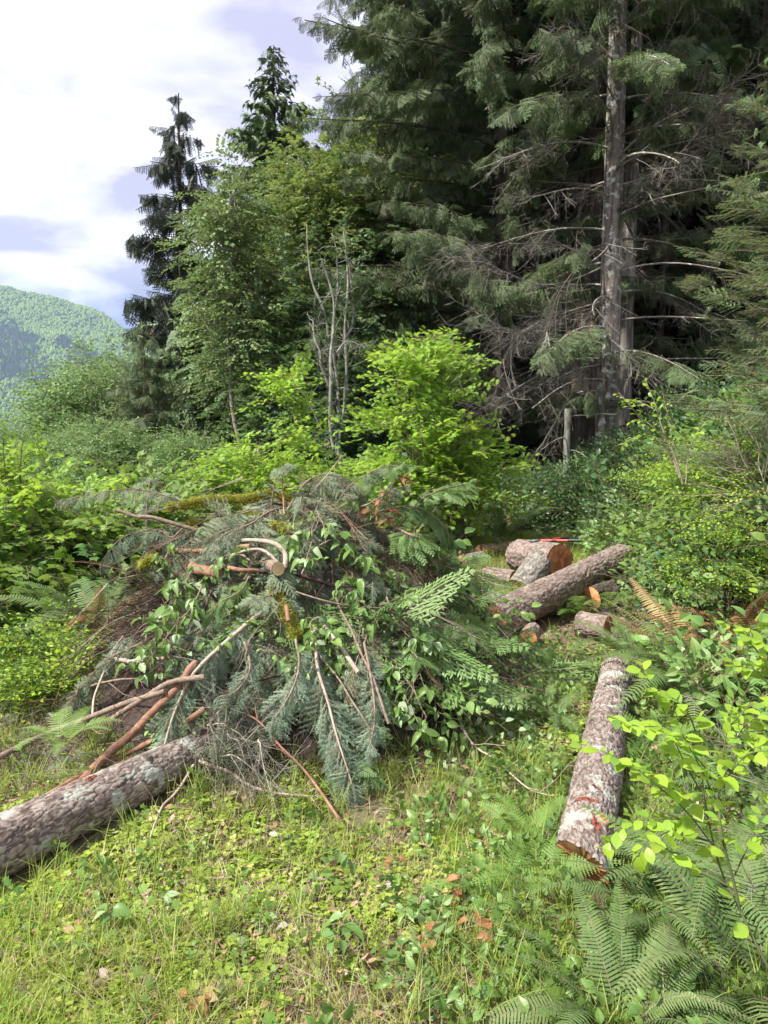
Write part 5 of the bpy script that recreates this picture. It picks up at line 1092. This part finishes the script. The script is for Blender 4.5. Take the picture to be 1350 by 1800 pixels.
for i, (lb, pts, n_, lift) in enumerate(LV): leafy(lb, pts, int(n_ * 2.1), 'cut_leaf', 600 + i, lift + .03, sc=.66 if i % 3 else .9, spread=.10)
leafy('twig of withered orange leaves at the top right of the brush pile', [(640, 890), (675, 870), (690, 850), (700, 835)], 16, 'red_leaf', 630, .26, sc=.75, spread=.06)
leafy('second withered orange twig just below the first', [(600, 905), (640, 900), (680, 905), (705, 915)], 12, 'red_leaf', 631, .22, sc=.75, spread=.05)
leafy('few brown dead leaves caught on the reddish limb, left', [(275, 980), (290, 985)], 3, 'red_leaf', 632, .24, sc=.9, spread=.02)

gl = 'small leafy shoots scattered over the brush pile'
for i in range(36):
    u, v = rh.uniform(230, 830), rh.uniform(930, 1230); dx, dy = rh.uniform(-40, 60), rh.uniform(20, 75)
    if abs(u - 520) / 330 + (1080 - v) / 330 > 1.1: continue
    leafy('small leafy shoot among several scattered over the brush pile', [(u, v), (u + dx * .5, v + dy * .4), (u + dx, v + dy)], 12, 'cut_leaf', 660 + i, .10, sc=rh.uniform(.6, .9), spread=.06, r0=.003, group=gl)
# litter and loose brush between the poles left of the pile
n_ = 700; x = rh.uniform(-2.5, -.95, n_); y = rh.uniform(3.0, 4.6, n_); k_ = y > 2.9 + (x + 2.4) * .25; x, y = x[k_], y[k_]; n_ = len(x); d = nrm(rh.normal(size=(n_, 3)) * V3(1, 1, .15))
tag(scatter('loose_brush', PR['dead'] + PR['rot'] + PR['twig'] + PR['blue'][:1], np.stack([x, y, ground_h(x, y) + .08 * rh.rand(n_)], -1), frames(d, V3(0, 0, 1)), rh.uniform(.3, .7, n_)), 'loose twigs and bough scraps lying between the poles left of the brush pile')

# scruffy dead twigs over the end of the big log
for i, (u, v) in enumerate(((345, 1250), (400, 1290), (330, 1300), (430, 1240), (385, 1330), (455, 1300), (365, 1275))):
    b = S(u, v, .12); pt = Pts(); k_ = 12; root = thing('dead_bough', 'scruffy fine-twigged dead bough draped over the far end of the big left log', 'branch', tuple(b), 0, 'scruffy dead boughs over the end of the big left log'); e = V3(rh.uniform(-.2, .3), -.1, rh.uniform(-.22, -.05)); mb = MB(); p = smooth_path([V3(0, 0, 0), e * .5 + V3(0, 0, .05), e], 8, .05, i); mb.tube(p, np.linspace(.005, .001, 8), 5, 0); obj('stem', mb.mesh('stem', [M['bark_pale']]), root)
    pt.add(p[rh.randint(0, 8, k_)], nrm(e + rh.normal(size=(k_, 3)) * .22), V3(0, 0, 1), rh.uniform(.25, .5, k_)); pt.make('twigs', PR['dead'], root)

gtop = 'ragged boughs and sticks standing up along the top of the brush pile'
for i in range(12):
    u = rh.uniform(230, 700); v = rh.uniform(890, 950); b = S(u, v, .05); e = V3(rh.uniform(-.4, .4) + (u - 520) / 900, rh.uniform(-.25, .15), rh.uniform(.08, .32))
    bough(smooth_path([b, b + e * .6 + V3(0, 0, .06), b + e * 1.2 - V3(0, 0, .05)], 12, .03, i), 'blue' if (i % 2 or u < 560) else 'cedar_cut', 'ragged bough tip among several standing up along the top of the brush pile', gtop, 700 + i, hang=.4, sc=rh.uniform(.28, .45), sp=.03, r0=.005)

# leaves of the cut brush, far too many to count
n_ = 620; a = rh.uniform(pi * .98, 2.08 * pi, n_); rr = rh.rand(n_) ** .6 * .98; x = HEAP_C[0] + np.cos(a) * rr * 1.42; y = HEAP_C[1] + np.sin(a) * rr * 1.36; k_ = (fbm(np.stack([x * 2.4, y * 2.4, x * 0], -1), 95, 2) + .35 * (x + .1) > .02); a, x, y = a[k_], x[k_], y[k_]; n_ = len(x)
z = np.maximum(heap_h(x, y), ground_h(x, y)) + rh.uniform(.02, .13, n_); d = nrm(np.stack([np.cos(a), np.sin(a), a * 0 - .35], -1) + rh.normal(size=(n_, 3)) * .55)
tag(scatter('cut_foliage', PR['cutleaf'] + PR['cedar_cut'][:1], np.stack([x, y, z], -1), frames(d, V3(0, -.6, 1)), rh.uniform(.6, 1.15, n_)), 'green leaves of the cut branches covering the right side of the brush pile')
# ------------------------------------------------------------ ground cover
rg = np.random.RandomState(5)
SEGS = [(L_.p0[:2], L_.p1[:2], max(L_.r[0], L_.r[-1])) for L_ in [L1, L2, L3] + [K[q] for q in 'abcdefghijk']]
def clear(x, y, m=1.0):
    k_ = np.ones(len(x), bool)
    for a_, b_, r_ in SEGS:
        ab = b_ - a_; t = np.clip(((x - a_[0]) * ab[0] + (y - a_[1]) * ab[1]) / (ab @ ab), 0, 1); k_ &= np.hypot(x - a_[0] - t * ab[0], y - a_[1] - t * ab[1]) > r_ * m
    return k_
def area(n, x0, x1, y0, y1, fn=None, pw=1.0):
    """random ground spots, denser near the camera"""
    y = y0 + (y1 - y0) * rg.rand(n) ** pw; x = rg.uniform(x0, x1, n) * (.55 + y * .48)
    m_ = np.ones(n, bool)
    if fn is not None: m_ &= fn(x, y)
    r_ = ((x - HEAP_C[0]) / 1.4) ** 2 + ((y - HEAP_C[1]) / 1.25) ** 2; m_ &= (r_ > .92) & clear(x, y, 1.25)
    x, y = x[m_], y[m_]; return x, y, ground_h(x, y)
def lay(name, protos, x, y, z, smin, smax, label, lean=.25, tint=None, dz=0.0):
    n = len(x); a = rg.uniform(0, 2 * pi, n); up = nrm(V3(0, 0, 1) + rg.normal(size=(n, 3)) * lean); d = np.stack([np.cos(a), np.sin(a), a * 0], -1); R = frames(d, up)
    z_ = R[..., 2]; 
    return tag(scatter(name, PR[protos] if isinstance(protos, str) else protos, np.stack([x, y, z + dz], -1), R, rg.uniform(smin, smax, n), None, tint), label)
dens = lambda s, sd: (lambda x, y: (fbm(np.stack([x * 1.6, y * 1.6, x * 0], -1), sd, 3) * .9 + rg.rand(len(x)) * .9) > s)
lawn = lambda x, y: (x < .85 + .17 * y) & ((rg.rand(len(x)) < .35) | ~((x > .25) & (y > 3.5) & (y < 6.2)))
x, y, z = area(15000, -1.15, 1.0, 1.3, 9.5, lambda x, y: dens(.38, 33)(x, y) & lawn(x, y), 1.5)
lay('grass', 'tuft', x, y, z, .45, 1.1, 'short yellow-green grass growing through the clearing', .3, dz=-.005)
x, y, z = area(30000, -1.15, 1.1, 1.3, 8, lambda x, y: dens(.48, 36)(x, y) & (x < 1.1 + .17 * y), 1.6)
lay('ground_cover', 'cover', x, y, z, .5, 1.1, 'low mat of small clover-like leaves over the clearing', .35, dz=-.008)
x, y, z = area(15000, -1.15, 1.0, 1.3, 8, lambda x, y: dens(.45, 37)(x, y) & lawn(x, y), 1.5)
lay('dry_grass', 'dry', x, y, z, .5, 1.2, 'dry straw-coloured grass between the green blades', .9, dz=.0)
x, y, z = area(7000, -1.1, 1.2, 1.3, 8, dens(.2, 38), 1.4)
lay('dead_leaves', 'litter', x, y, z, .3, .8, 'scattered brown and bleached fallen leaves on the ground', .6, dz=.025)
x, y, z = area(4200, -1.1, 1.2, 1.3, 8, dens(.35, 40), 1.4)
lay('twig_litter', 'twig', x, y, z, .35, 1.1, 'small fallen twigs littering the ground', .1, dz=.008)
x, y, z = area(5200, -.2, 1.2, 6.8, 11.8, lambda x, y: (x < 2.6), 1.0)
lay('path_grass', 'tuft', x, y, z, .7, 1.35, 'longer fresh grass around the cut pieces and on the path behind', .25)
# slash: sawdust, bark chips and shaded litter between pile and right log
x, y, z = area(3200, -.1, .75, 3.4, 6.8, lambda x, y: (x > -.3) & (x < .75 + .17 * y), 1.0)
lay('slash_litter', PR['litter'] + PR['twig'] + PR['dead'][:1], x, y, z, .2, .6, 'reddish bark chips and needle litter between brush pile and right log', .5, dz=.01)
# leafy seedlings: salal in front
x, y, z = area(2600, -.6, 1.1, 1.4, 5.5, lambda x, y: (dens(.8, 52)(x, y) & (rg.rand(len(x)) > .6)) | ((x > .1) & (rg.rand(len(x)) > .5)), 1.2)
n = len(x); d = nrm(np.stack([rg.normal(size=n) * .5, rg.normal(size=n) * .5 - .2, np.full(n, .75)], -1)); 
tag(scatter('salal_seedlings', PR['salal'], np.stack([x, y, z], -1), frames(d, V3(0, -1, .3)), rg.uniform(.25, .55, n)), 'low leathery-leaved seedlings spread among the grass')
x, y, z = area(900, -.9, 1.0, 1.4, 5.0, lambda x, y: (x > .2) | (rg.rand(len(x)) > .6), 1.2); n = len(x); d = nrm(np.stack([rg.normal(size=n) * .5, rg.normal(size=n) * .5 - .2, np.full(n, .75)], -1))
tag(scatter('thimble_seedlings', PR['thimble'], np.stack([x, y, z], -1), frames(d, V3(0, -1, .3)), rg.uniform(.2, .4, n)), 'small lobed-leaf seedlings spread among the grass')
x, y, z = area(900, .1, 1.1, 1.35, 3.4, lambda x, y: x > .15 + .12 * y, 1.0); n = len(x); d = nrm(np.stack([rg.normal(size=n) * .5, rg.normal(size=n) * .5 - .2, np.full(n, .85)], -1))
tag(scatter('mixed_seedlings', PR['thimble'] + PR['shrub'], np.stack([x, y, z], -1), frames(d, V3(0, -1, .3)), rg.uniform(.2, .42, n)), 'bright mixed seedlings crowding the lower right foreground')
# a few seedlings one can point at
def seedling(label, u, v, matn, n, seed, sc=.6, h=.10, group=None):
    b = G(u, v); leafy(label, None, n, matn, seed, sc=sc, spread=.03, name='seedling', cat='seedling', worldpts=np.array([b, b + V3(.01, 0, h * .6), b + V3(.02, -.01, h)]), r0=.002, droop=-.1, t0=.5, group=group)
seedling('seedling with orange leaves at the very bottom, left of centre', 340, 1790, 'red_leaf', 8, 1, .6)
seedling('orange-leaved seedling in the grass right of centre near the bottom', 745, 1690, 'red_leaf', 9, 2, .55)
seedling('coppery seedling just right of the orange-leaved one', 835, 1680, 'red_leaf', 8, 3, .55)
seedling('small red-leaved seedling below the brush pile, centre', 682, 1535, 'red_leaf', 7, 4, .5, .06)
seedling('coppery leaf shoot in the salal between grass and right log', 800, 1600, 'red_leaf', 7, 5, .55)
seedling('leathery green seedling in the middle of the grass', 575, 1700, 'salal', 6, 6, .7)
seedling('dark leaved seedling cluster, lower left of the grass', 190, 1650, 'salal', 10, 7, .6)
seedling('pale green seedling at the bottom right of centre', 860, 1760, 'cut_leaf', 10, 8, .6)
seedling('upright olive leaf pair in the right part of the grass', 600, 1660, 'salal', 5, 9, .8)
seedling('big round-leaved seedling at the bottom below the ferns', 1165, 1800, 'salal', 5, 10, 1.1, .12)
gs = 'leathery seedlings in the right foreground'
for i in range(26): seedling('leathery-leaved seedling in the right foreground below the long log', rg.uniform(690, 1040), rg.uniform(1590, 1790), 'salal', 7, 20 + i, rg.uniform(.45, .75), .08, gs)
gs = 'small leafy seedlings dotted over the grass'
for i in range(30): seedling('small leafy seedling dotted in the open grass', rg.uniform(60, 780), rg.uniform(1440, 1780), 'cut_leaf', 5, 60 + i, rg.uniform(.3, .55), .05, gs)
# fallen sticks in the grass
def gst(label, pts, r0, m, cut=None, side=2, s=1): 
    w = [G(u, v) + V3(0, 0, .02) for u, v in pts]; stick(label, [tuple([u, v, w[i][1]]) for i, (u, v) in enumerate(pts)], r0, r0 * .5, m, cut, seed=800 + s, side=side, name='fallen_stick', cat='stick', wob=.01)
gst('thin pale curved stick lying in the middle of the grass', [(430, 1500), (468, 1530), (475, 1570), (500, 1610), (540, 1630)], .0035, 'bark_pale', s=1)
gst('straight grey stick under the curved one in the grass', [(335, 1620), (400, 1585), (470, 1570)], .003, 'bark_twig', s=2)
gst('short dark stick near the bottom centre', [(492, 1765), (530, 1720), (585, 1690)], .005, 'bark_black', 'cut_pale', 0, 3)
gst('short pinkish stick near the bottom right of centre', [(775, 1725), (790, 1770)], .005, 'bark_pale', 'cut_pale', 0, 4)
gst('weathered grey twig among the salal leaves', [(760, 1640), (800, 1625), (840, 1620)], .004, 'bark_pale', None, 1, 5)
gst('rusty stick lying across the litter left of the long right log', [(900, 1330), (950, 1340), (1010, 1345)], .004, 'bark_red', None, 1, 6)
gst('forked twig on the right of the grass', [(550, 1650), (600, 1615), (640, 1590)], .003, 'bark_twig', None, 3, 7)
gst('stick lying across the litter above the long right log', [(920, 1165), (1000, 1150), (1075, 1140)], .006, 'bark_black', None, 0, 8)

# ------------------------------------------------------------ right bank
def bankpts(n, y0, y1, x0, x1): y = rg.uniform(y0, y1, n); x = .85 + .17 * y + rg.uniform(x0, x1, n); return x, y
def bank(name, protos, n, y0, y1, x0, x1, hmax, s0, s1, label, sd, up=.55, thr=-.25):
    x, y = bankpts(n, y0, y1, x0, x1); q = fbm(np.stack([x * 1.3, y * 1.3, x * 0], -1), sd, 3); k_ = (q > thr) & clear(x, y, 1.5); x, y, q = x[k_], y[k_], q[k_]; n = len(x)
    z = ground_h(x, y) + hmax * rg.rand(n) ** .7 * np.clip(.55 + q * 1.2, .1, 1.2) * np.clip((x - .85 - .17 * y) / .7 + .35, .2, 1); d = nrm(np.stack([rg.normal(size=n) * .45 - .45, rg.normal(size=n) * .45 - .4, np.full(n, up)], -1))
    return tag(scatter(name, protos, np.stack([x, y, z], -1), frames(d, nrm(V3(-.25, -.5, 1) + rg.normal(size=(n, 3)) * .3)), rg.uniform(s0, s1, n)), label)
bank('bank_salal', PR['salal'], 5600, 3.0, 11, .1, 3.6, .5, .6, 1.1, 'leathery green salal covering the bank on the right', 71, thr=-.08)
bank('bank_brambles', PR['bramble'] + PR['shrub'][:1], 3600, 3.4, 11.5, .2, 3.6, .55, .6, 1.0, 'mixed brambles climbing over the bank on the right', 73, thr=0.0)
bank('bank_huckleberry', PR['huckle'] + PR['shrub'], 4600, 4.0, 10.5, .9, 3.6, .45, .7, 1.2, 'bright fine-leaved huckleberry growing along the top of the bank', 75, thr=-.05)
bank('bank_dead_twigs', PR['dead'] + PR['twig'], 1500, 1.6, 10, .05, 3.2, .25, .3, .8, 'dead grey twigs poking through the bank plants', 77, up=.2)
bank('bank_litter', PR['litter'], 2600, 1.4, 7, -.1, 2.5, .02, .7, 1.4, 'brown dead leaves lying on the bank', 79, up=.0)
bank('near_bank_leaves', PR['thimble'] + PR['salal'] + PR['bramble'], 700, 1.5, 4.5, .0, 1.8, .12, .35, .75, 'low green leaves on the bank nearest the camera', 81)
# left slope undergrowth
x = rg.uniform(-6.5, -1.2, 5200); y = rg.uniform(3.6, 13, 5200); k_ = ((y > 5.4) | ((rg.rand(5200) < .3) & (y > 4.8))) & (x < -1.1 - .18 * (y - 3)) & (((x - HEAP_C[0]) / 1.5) ** 2 + ((y - HEAP_C[1]) / 1.4) ** 2 > 1.1); x, y = x[k_], y[k_]; n = len(x)
d = nrm(np.stack([rg.normal(size=n) * .6, rg.normal(size=n) * .5 - .35, np.full(n, .6)], -1)); tag(scatter('slope_undergrowth', PR['bramble'] + PR['shrub'] + PR['thimble'], np.stack([x, y, ground_h(x, y) + .30 * rg.rand(n)], -1), frames(d, V3(0, -.4, 1)), rg.uniform(.6, 1.1, n)), 'mixed green undergrowth covering the slope left of the brush pile')
x = rg.uniform(-8, 6, 7000); y = rg.uniform(9, 24, 7000); n = len(x); d = nrm(np.stack([rg.normal(size=n) * .6, rg.normal(size=n) * .5 - .35, np.full(n, .7)], -1)); k_ = ~((x > .4) & (x < 3) & (y < 11.5)) & ~((x > 1.5) & (y > 15)); x, y, d = x[k_], y[k_], d[k_]
tag(scatter('far_undergrowth', PR['bramble'] + PR['shrub'][:1], np.stack([x, y, ground_h(x, y) + .35 * rg.rand(len(x))], -1), frames(d, V3(0, -.4, 1)), rg.uniform(1.0, 1.9, len(x))), 'green undergrowth beneath the trees behind the clearing')

# ferns, each a thing
def fpos(u, v):
    p = G(u, v); return (p[0], p[1], p[2] + (.16 if u < 200 else .10 if 1100 < u < 1130 and v < 1200 else 0))
F = [('sword fern with brown-edged upright fronds left of the brush pile', (172, 1150), 15, .85, 'green', 'brown'), ('sword fern at the left edge, half golden', (50, 1130), 14, .95, 'green', 'brown'),
 ('withering brown fern behind the left sword fern', (105, 1110), 12, .9, 'brown', None), ('dark sword fern below the drooping boughs', (880, 955), 14, 1.0, 'green', 'brown'), ('sword fern at the foot of the bright vine maple', (800, 965), 13, .9, 'green', None),
 ('bright lacy fern in front of the raised log top', (1060, 1075), 10, .75, 'bright', None), ('lacy green fern between the raised log and the bank', (1000, 1085), 9, .6, 'bright', None),
 ('tall grassy fern clump growing over the far end of the long right log', (1112, 1185), 16, .62, 'bright', 'green'), ('sword fern with rusty golden fronds on the bank', (1225, 1180), 11, .8, 'brown', None),
 ('second rusty fern above it, pointing left', (1300, 1110), 8, .75, 'brown', None), ('dark green sword fern below the rusty ones', (1215, 1250), 13, .7, 'green', None),
 ('bright fern left of the near end of the long log', (950, 1560), 10, .36, 'bright', None), ('lacy bright fern in the foreground grass right of centre', (880, 1585), 8, .38, 'bright', None),
 ('small lacy fern beside the litter, centre right', (930, 1480), 7, .34, 'bright', None), ('broad sword fern under the huckleberry stems', (1270, 1610), 22, .52, 'green', None),
 ('big sword fern filling the lower right corner', (1335, 1760), 24, .62, 'green', None), ('low sword fern at the bottom edge, right of centre', (1090, 1830), 18, .42, 'green', None),
 ('pale sword fern right of the near log end', (1165, 1650), 16, .36, 'green', None), ('sword fern on the right edge beneath the bank', (1345, 1440), 14, .5, 'green', None),
 ('small fern against the left side of the near log end', (960, 1500), 7, .36, 'bright', None), ('fine fern behind the big left log', (110, 1370), 8, .36, 'bright', None),
 ('fern springing from the grass beside the bramble thicket', (1010, 930), 7, .5, 'bright', None), ('lacy fern overhanging the middle of the long right log', (1150, 1330), 9, .6, 'bright', None), ('fern in the shade above the long right log', (1010, 1190), 7, .3, 'green', None),
 ('fern by the right foot of the brush pile', (960, 1270), 8, .36, 'green', None), ('small fern in the grass under the pale forked stick', (830, 1400), 6, .26, 'bright', None), ('lacy fern high on the bank at the right', (1180, 960), 9, .7, 'bright', None), ('drooping sword fern on the right bank above the rusty ones', (1320, 1010), 10, .75, 'green', 'brown')]
for i, (lb, uv, n_, L_, kd, ex) in enumerate(F): fern(lb, fpos(*uv), n_, L_ * (1.55 if kd != 'bright' else 1.3), kd, 900 + i, extra=ex, name='lacy_fern' if kd == 'bright' else 'sword_fern')
# salal plants one can pick out on the bank (single leaves)
gsal = 'leathery salal plants on the right bank'
for i in range(20):
    u = rg.uniform(1110, 1345); v = rg.uniform(930, 1120) ; b = G(u, v); tip = b + V3(rg.uniform(-.3, 0), rg.uniform(-.35, -.1), rg.uniform(.25, .5))
    leafy('salal plant with broad shiny leaves on the right bank', None, 18, 'salal', 950 + i, worldpts=np.array([b, (b + tip) / 2 + V3(.02, 0, .06), tip]), sc=1.05, spread=.09, name='salal_plant', cat='shrub', stemm='bark_red', droop=.2, t0=.3, r0=.003, group=gsal)
# shoots at the bank top
def shrub_lines(label, name, cat, stems, matn, sc, n_per, r0=.006, stemm='bark_twig', seed=1, t0=.35, lm=None, droop=.15, two=True, spread=.02):
    """a shrub from drawn stems: each stem a part, each leaf a part"""
    r = np.random.RandomState(seed); b = stems[0][0]; root = thing(name, label, cat, tuple(b))
    for i, w in enumerate(stems):
        w = np.array(w); p = smooth_path(w, 18, .012, seed + i) - b; L_ = np.linalg.norm(p[-1] - p[0]); rr = r0 * (1 if i < 2 else .55); mb = MB(); mb.tube(p, np.linspace(rr, rr * .25, 18), 6, 0)
        k_ = n_per if isinstance(n_per, int) else n_per[i]
        for j in range(k_):
            t = t0 + (1 - t0) * (j + r.rand() * .5) / k_; c = V3(*[np.interp(t, np.linspace(0, 1, 18), p[:, q]) for q in range(3)]); tg = nrm(p[min(int(t * 17) + 1, 17)] - p[max(int(t * 17) - 1, 0)]); sd = nrm(np.cross(tg, V3(0, 0, 1)) * (1 if j % 2 else -1) + rdir(r, .35))
            d = nrm(sd + tg * .5 + V3(0, 0, -droop * r.rand())); e = c + d * spread * r.uniform(.3, 1.2); mb.tube([c, e], .0008, 3, 0, False)
            o = obj('leaf', LF[matn][r.randint(3) * 2], root); s = 1.2 * sc * r.uniform(.6, 1.15) * (1.1 - .35 * t); o.matrix_local = Matrix.Translation(e.tolist()) @ Matrix(frames(d, nrm(V3(r.normal() * .35, r.normal() * .35 - .2, 1))).tolist()).to_4x4() @ Matrix.Scale(s, 4)
        obj('stem', mb.mesh('stem', [M[stemm]]), root)
    return root
q = lambda L_: [P(u, v, d) for u, v, d in L_]
shrub_lines('young huckleberry bush with glowing yellow-green oval leaves in the right foreground', 'huckleberry_bush', 'bush', [
  q([(1362, 1720, 1.55), (1300, 1600, 1.6), (1262, 1500, 1.65), (1235, 1370, 1.7), (1228, 1260, 1.72)]),
  q([(1300, 1600, 1.6), (1265, 1450, 1.62), (1272, 1330, 1.65), (1290, 1225, 1.66)]),
  q([(1270, 1510, 1.65), (1200, 1420, 1.66), (1140, 1370, 1.7), (1085, 1330, 1.72), (1012, 1305, 1.75)]),
  q([(1235, 1400, 1.7), (1190, 1310, 1.7), (1160, 1230, 1.72), (1125, 1168, 1.74)]),
  q([(1228, 1300, 1.72), (1200, 1240, 1.72), (1150, 1210, 1.75)]), q([(1255, 1450, 1.65), (1180, 1440, 1.65), (1100, 1450, 1.66), (1060, 1495, 1.66)]),
  q([(1240, 1430, 1.65), (1170, 1375, 1.62), (1110, 1345, 1.6)]), q([(1240, 1350, 1.7), (1180, 1290, 1.65), (1120, 1275, 1.62), (1080, 1262, 1.6)]),
  q([(1268, 1380, 1.65), (1310, 1330, 1.62), (1350, 1320, 1.6)]), q([(1280, 1280, 1.66), (1320, 1240, 1.66), (1365, 1235, 1.66)]), q([(1265, 1420, 1.63), (1220, 1330, 1.6), (1200, 1290, 1.58)]),
  q([(1250, 1480, 1.65), (1180, 1460, 1.62), (1130, 1490, 1.6), (1120, 1520, 1.6)]), q([(1285, 1560, 1.6), (1220, 1530, 1.58), (1180, 1500, 1.55), (1150, 1480, 1.53)]), q([(1290, 1540, 1.62), (1330, 1460, 1.6), (1365, 1400, 1.6)]), q([(1275, 1360, 1.66), (1300, 1290, 1.7), (1330, 1260, 1.72)])],
  'huckle', .62, [16, 20, 30, 22, 14, 20, 18, 22, 14, 14, 18, 16, 15, 14, 14], .0036, 'bark_green', 11, .2, spread=.006)
shrub_lines('bright leafy twigs reaching in from the right edge above the young huckleberry', 'huckleberry_bush', 'bush', [
  q([(1400, 1300, 1.9), (1365, 1200, 1.9), (1320, 1130, 1.9), (1268, 1085, 1.92)]), q([(1395, 1250, 1.9), (1350, 1150, 1.85), (1310, 1110, 1.85)]), q([(1375, 1230, 1.9), (1330, 1180, 1.9), (1290, 1170, 1.9)]), q([(1400, 1180, 1.9), (1360, 1100, 1.9), (1335, 1020, 1.9)]), q([(1400, 1320, 1.85), (1350, 1290, 1.85), (1310, 1285, 1.85)])], 'huckle', .66, [24, 20, 16, 16, 14], .0034, 'bark_green', 12, .2)
q5 = lambda L_: [P(u, v, 6.6) for u, v in L_]
shrub_lines('small bright-leaved shrub with bare forked stems before the dark wood, right of the main trunk', 'huckleberry_bush', 'bush', [
  q5([(1200, 850), (1185, 800), (1160, 740), (1150, 700), (1130, 660)]), q5([(1195, 840), (1175, 790), (1150, 770), (1115, 720), (1088, 690)]), q5([(1185, 800), (1180, 760), (1165, 690)]), q5([(1165, 775), (1130, 765), (1092, 782)]), q5([(1150, 720), (1120, 705), (1095, 705)]), q5([(1205, 850), (1215, 780), (1240, 740)]), q5([(1175, 780), (1140, 745), (1110, 740)])], 'huckle', .85, [30, 30, 16, 24, 16, 16, 16], .01, 'bark_pale', 13, .3, spread=.03)
shrub_lines('arching leafy shoot on top of the bank near the right edge', 'huckleberry_bush', 'bush', [
  q5([(1290, 900), (1270, 830), (1240, 790), (1200, 780)]), q5([(1290, 900), (1290, 820), (1310, 760), (1350, 740)]), q5([(1280, 860), (1250, 830), (1215, 830)]), q5([(1285, 870), (1305, 800), (1290, 745), (1260, 720)]), q5([(1300, 880), (1330, 820), (1350, 800)])], 'huckle', .85, 26, .008, 'bark_twig', 14, .2, spread=.03)
# bleached dead bush on the bank
db = thing('dead_bush', 'bleached grey dead twigs fanning out at the right edge on top of the bank', 'dead bush', tuple(P(1345, 880, 5.6))); b0 = V3(*db.location)
for i in range(22):
    a = rg.uniform(-2.2, .8); e = V3(sin(a) * .55, rg.uniform(-.4, .2), cos(a) * .5 + .1); mb = MB(); p = smooth_path([V3(0, 0, 0), e * .5 + rdir(rg, .06), e], 9, .04, i); mb.tube(p, np.linspace(.005, .001, 9), 4, 0)
    for j in range(4): d = nrm(e + rdir(rg, .5)); c = p[rg.randint(3, 8)]; mb.tube([c, c + d * .12 + rdir(rg, .02), c + d * .2], [.0018, .0012, .0006], 3, 0)
    obj('dead_twig', mb.mesh('dead_twig', [M['bark_pale']]), db)
# flowers
def flower(label, u, v, d, rad, n):
    b = P(u, v, d); g = gh(b[0], b[1]); root = thing('flower', label, 'flower', (b[0], b[1], g)); mb = MB(); mb.tube([V3(0, 0, 0), V3(.01, 0, b[2] - g)], .0025, 5, 0); obj('stem', mb.mesh('stem', [M['grass']]), root)
    for i in range(n):
        a = i / n * 2 * pi; mb = MB(); put(mb, leafv(rad, rad * .6, .2, .3, 4), V3(.01, 0, b[2] - g), V3(cos(a), sin(a), .5), V3(0, 0, 1)); obj('petal', mb.mesh('petal', [M['petal']]), root)
flower('bright yellow leafy flower head beside the path, left of the bank', 1131, 916, 9.2, .06, 7); flower('small white-yellow flower in the grass below the bramble thicket', 1087, 918, 10.2, .04, 6)
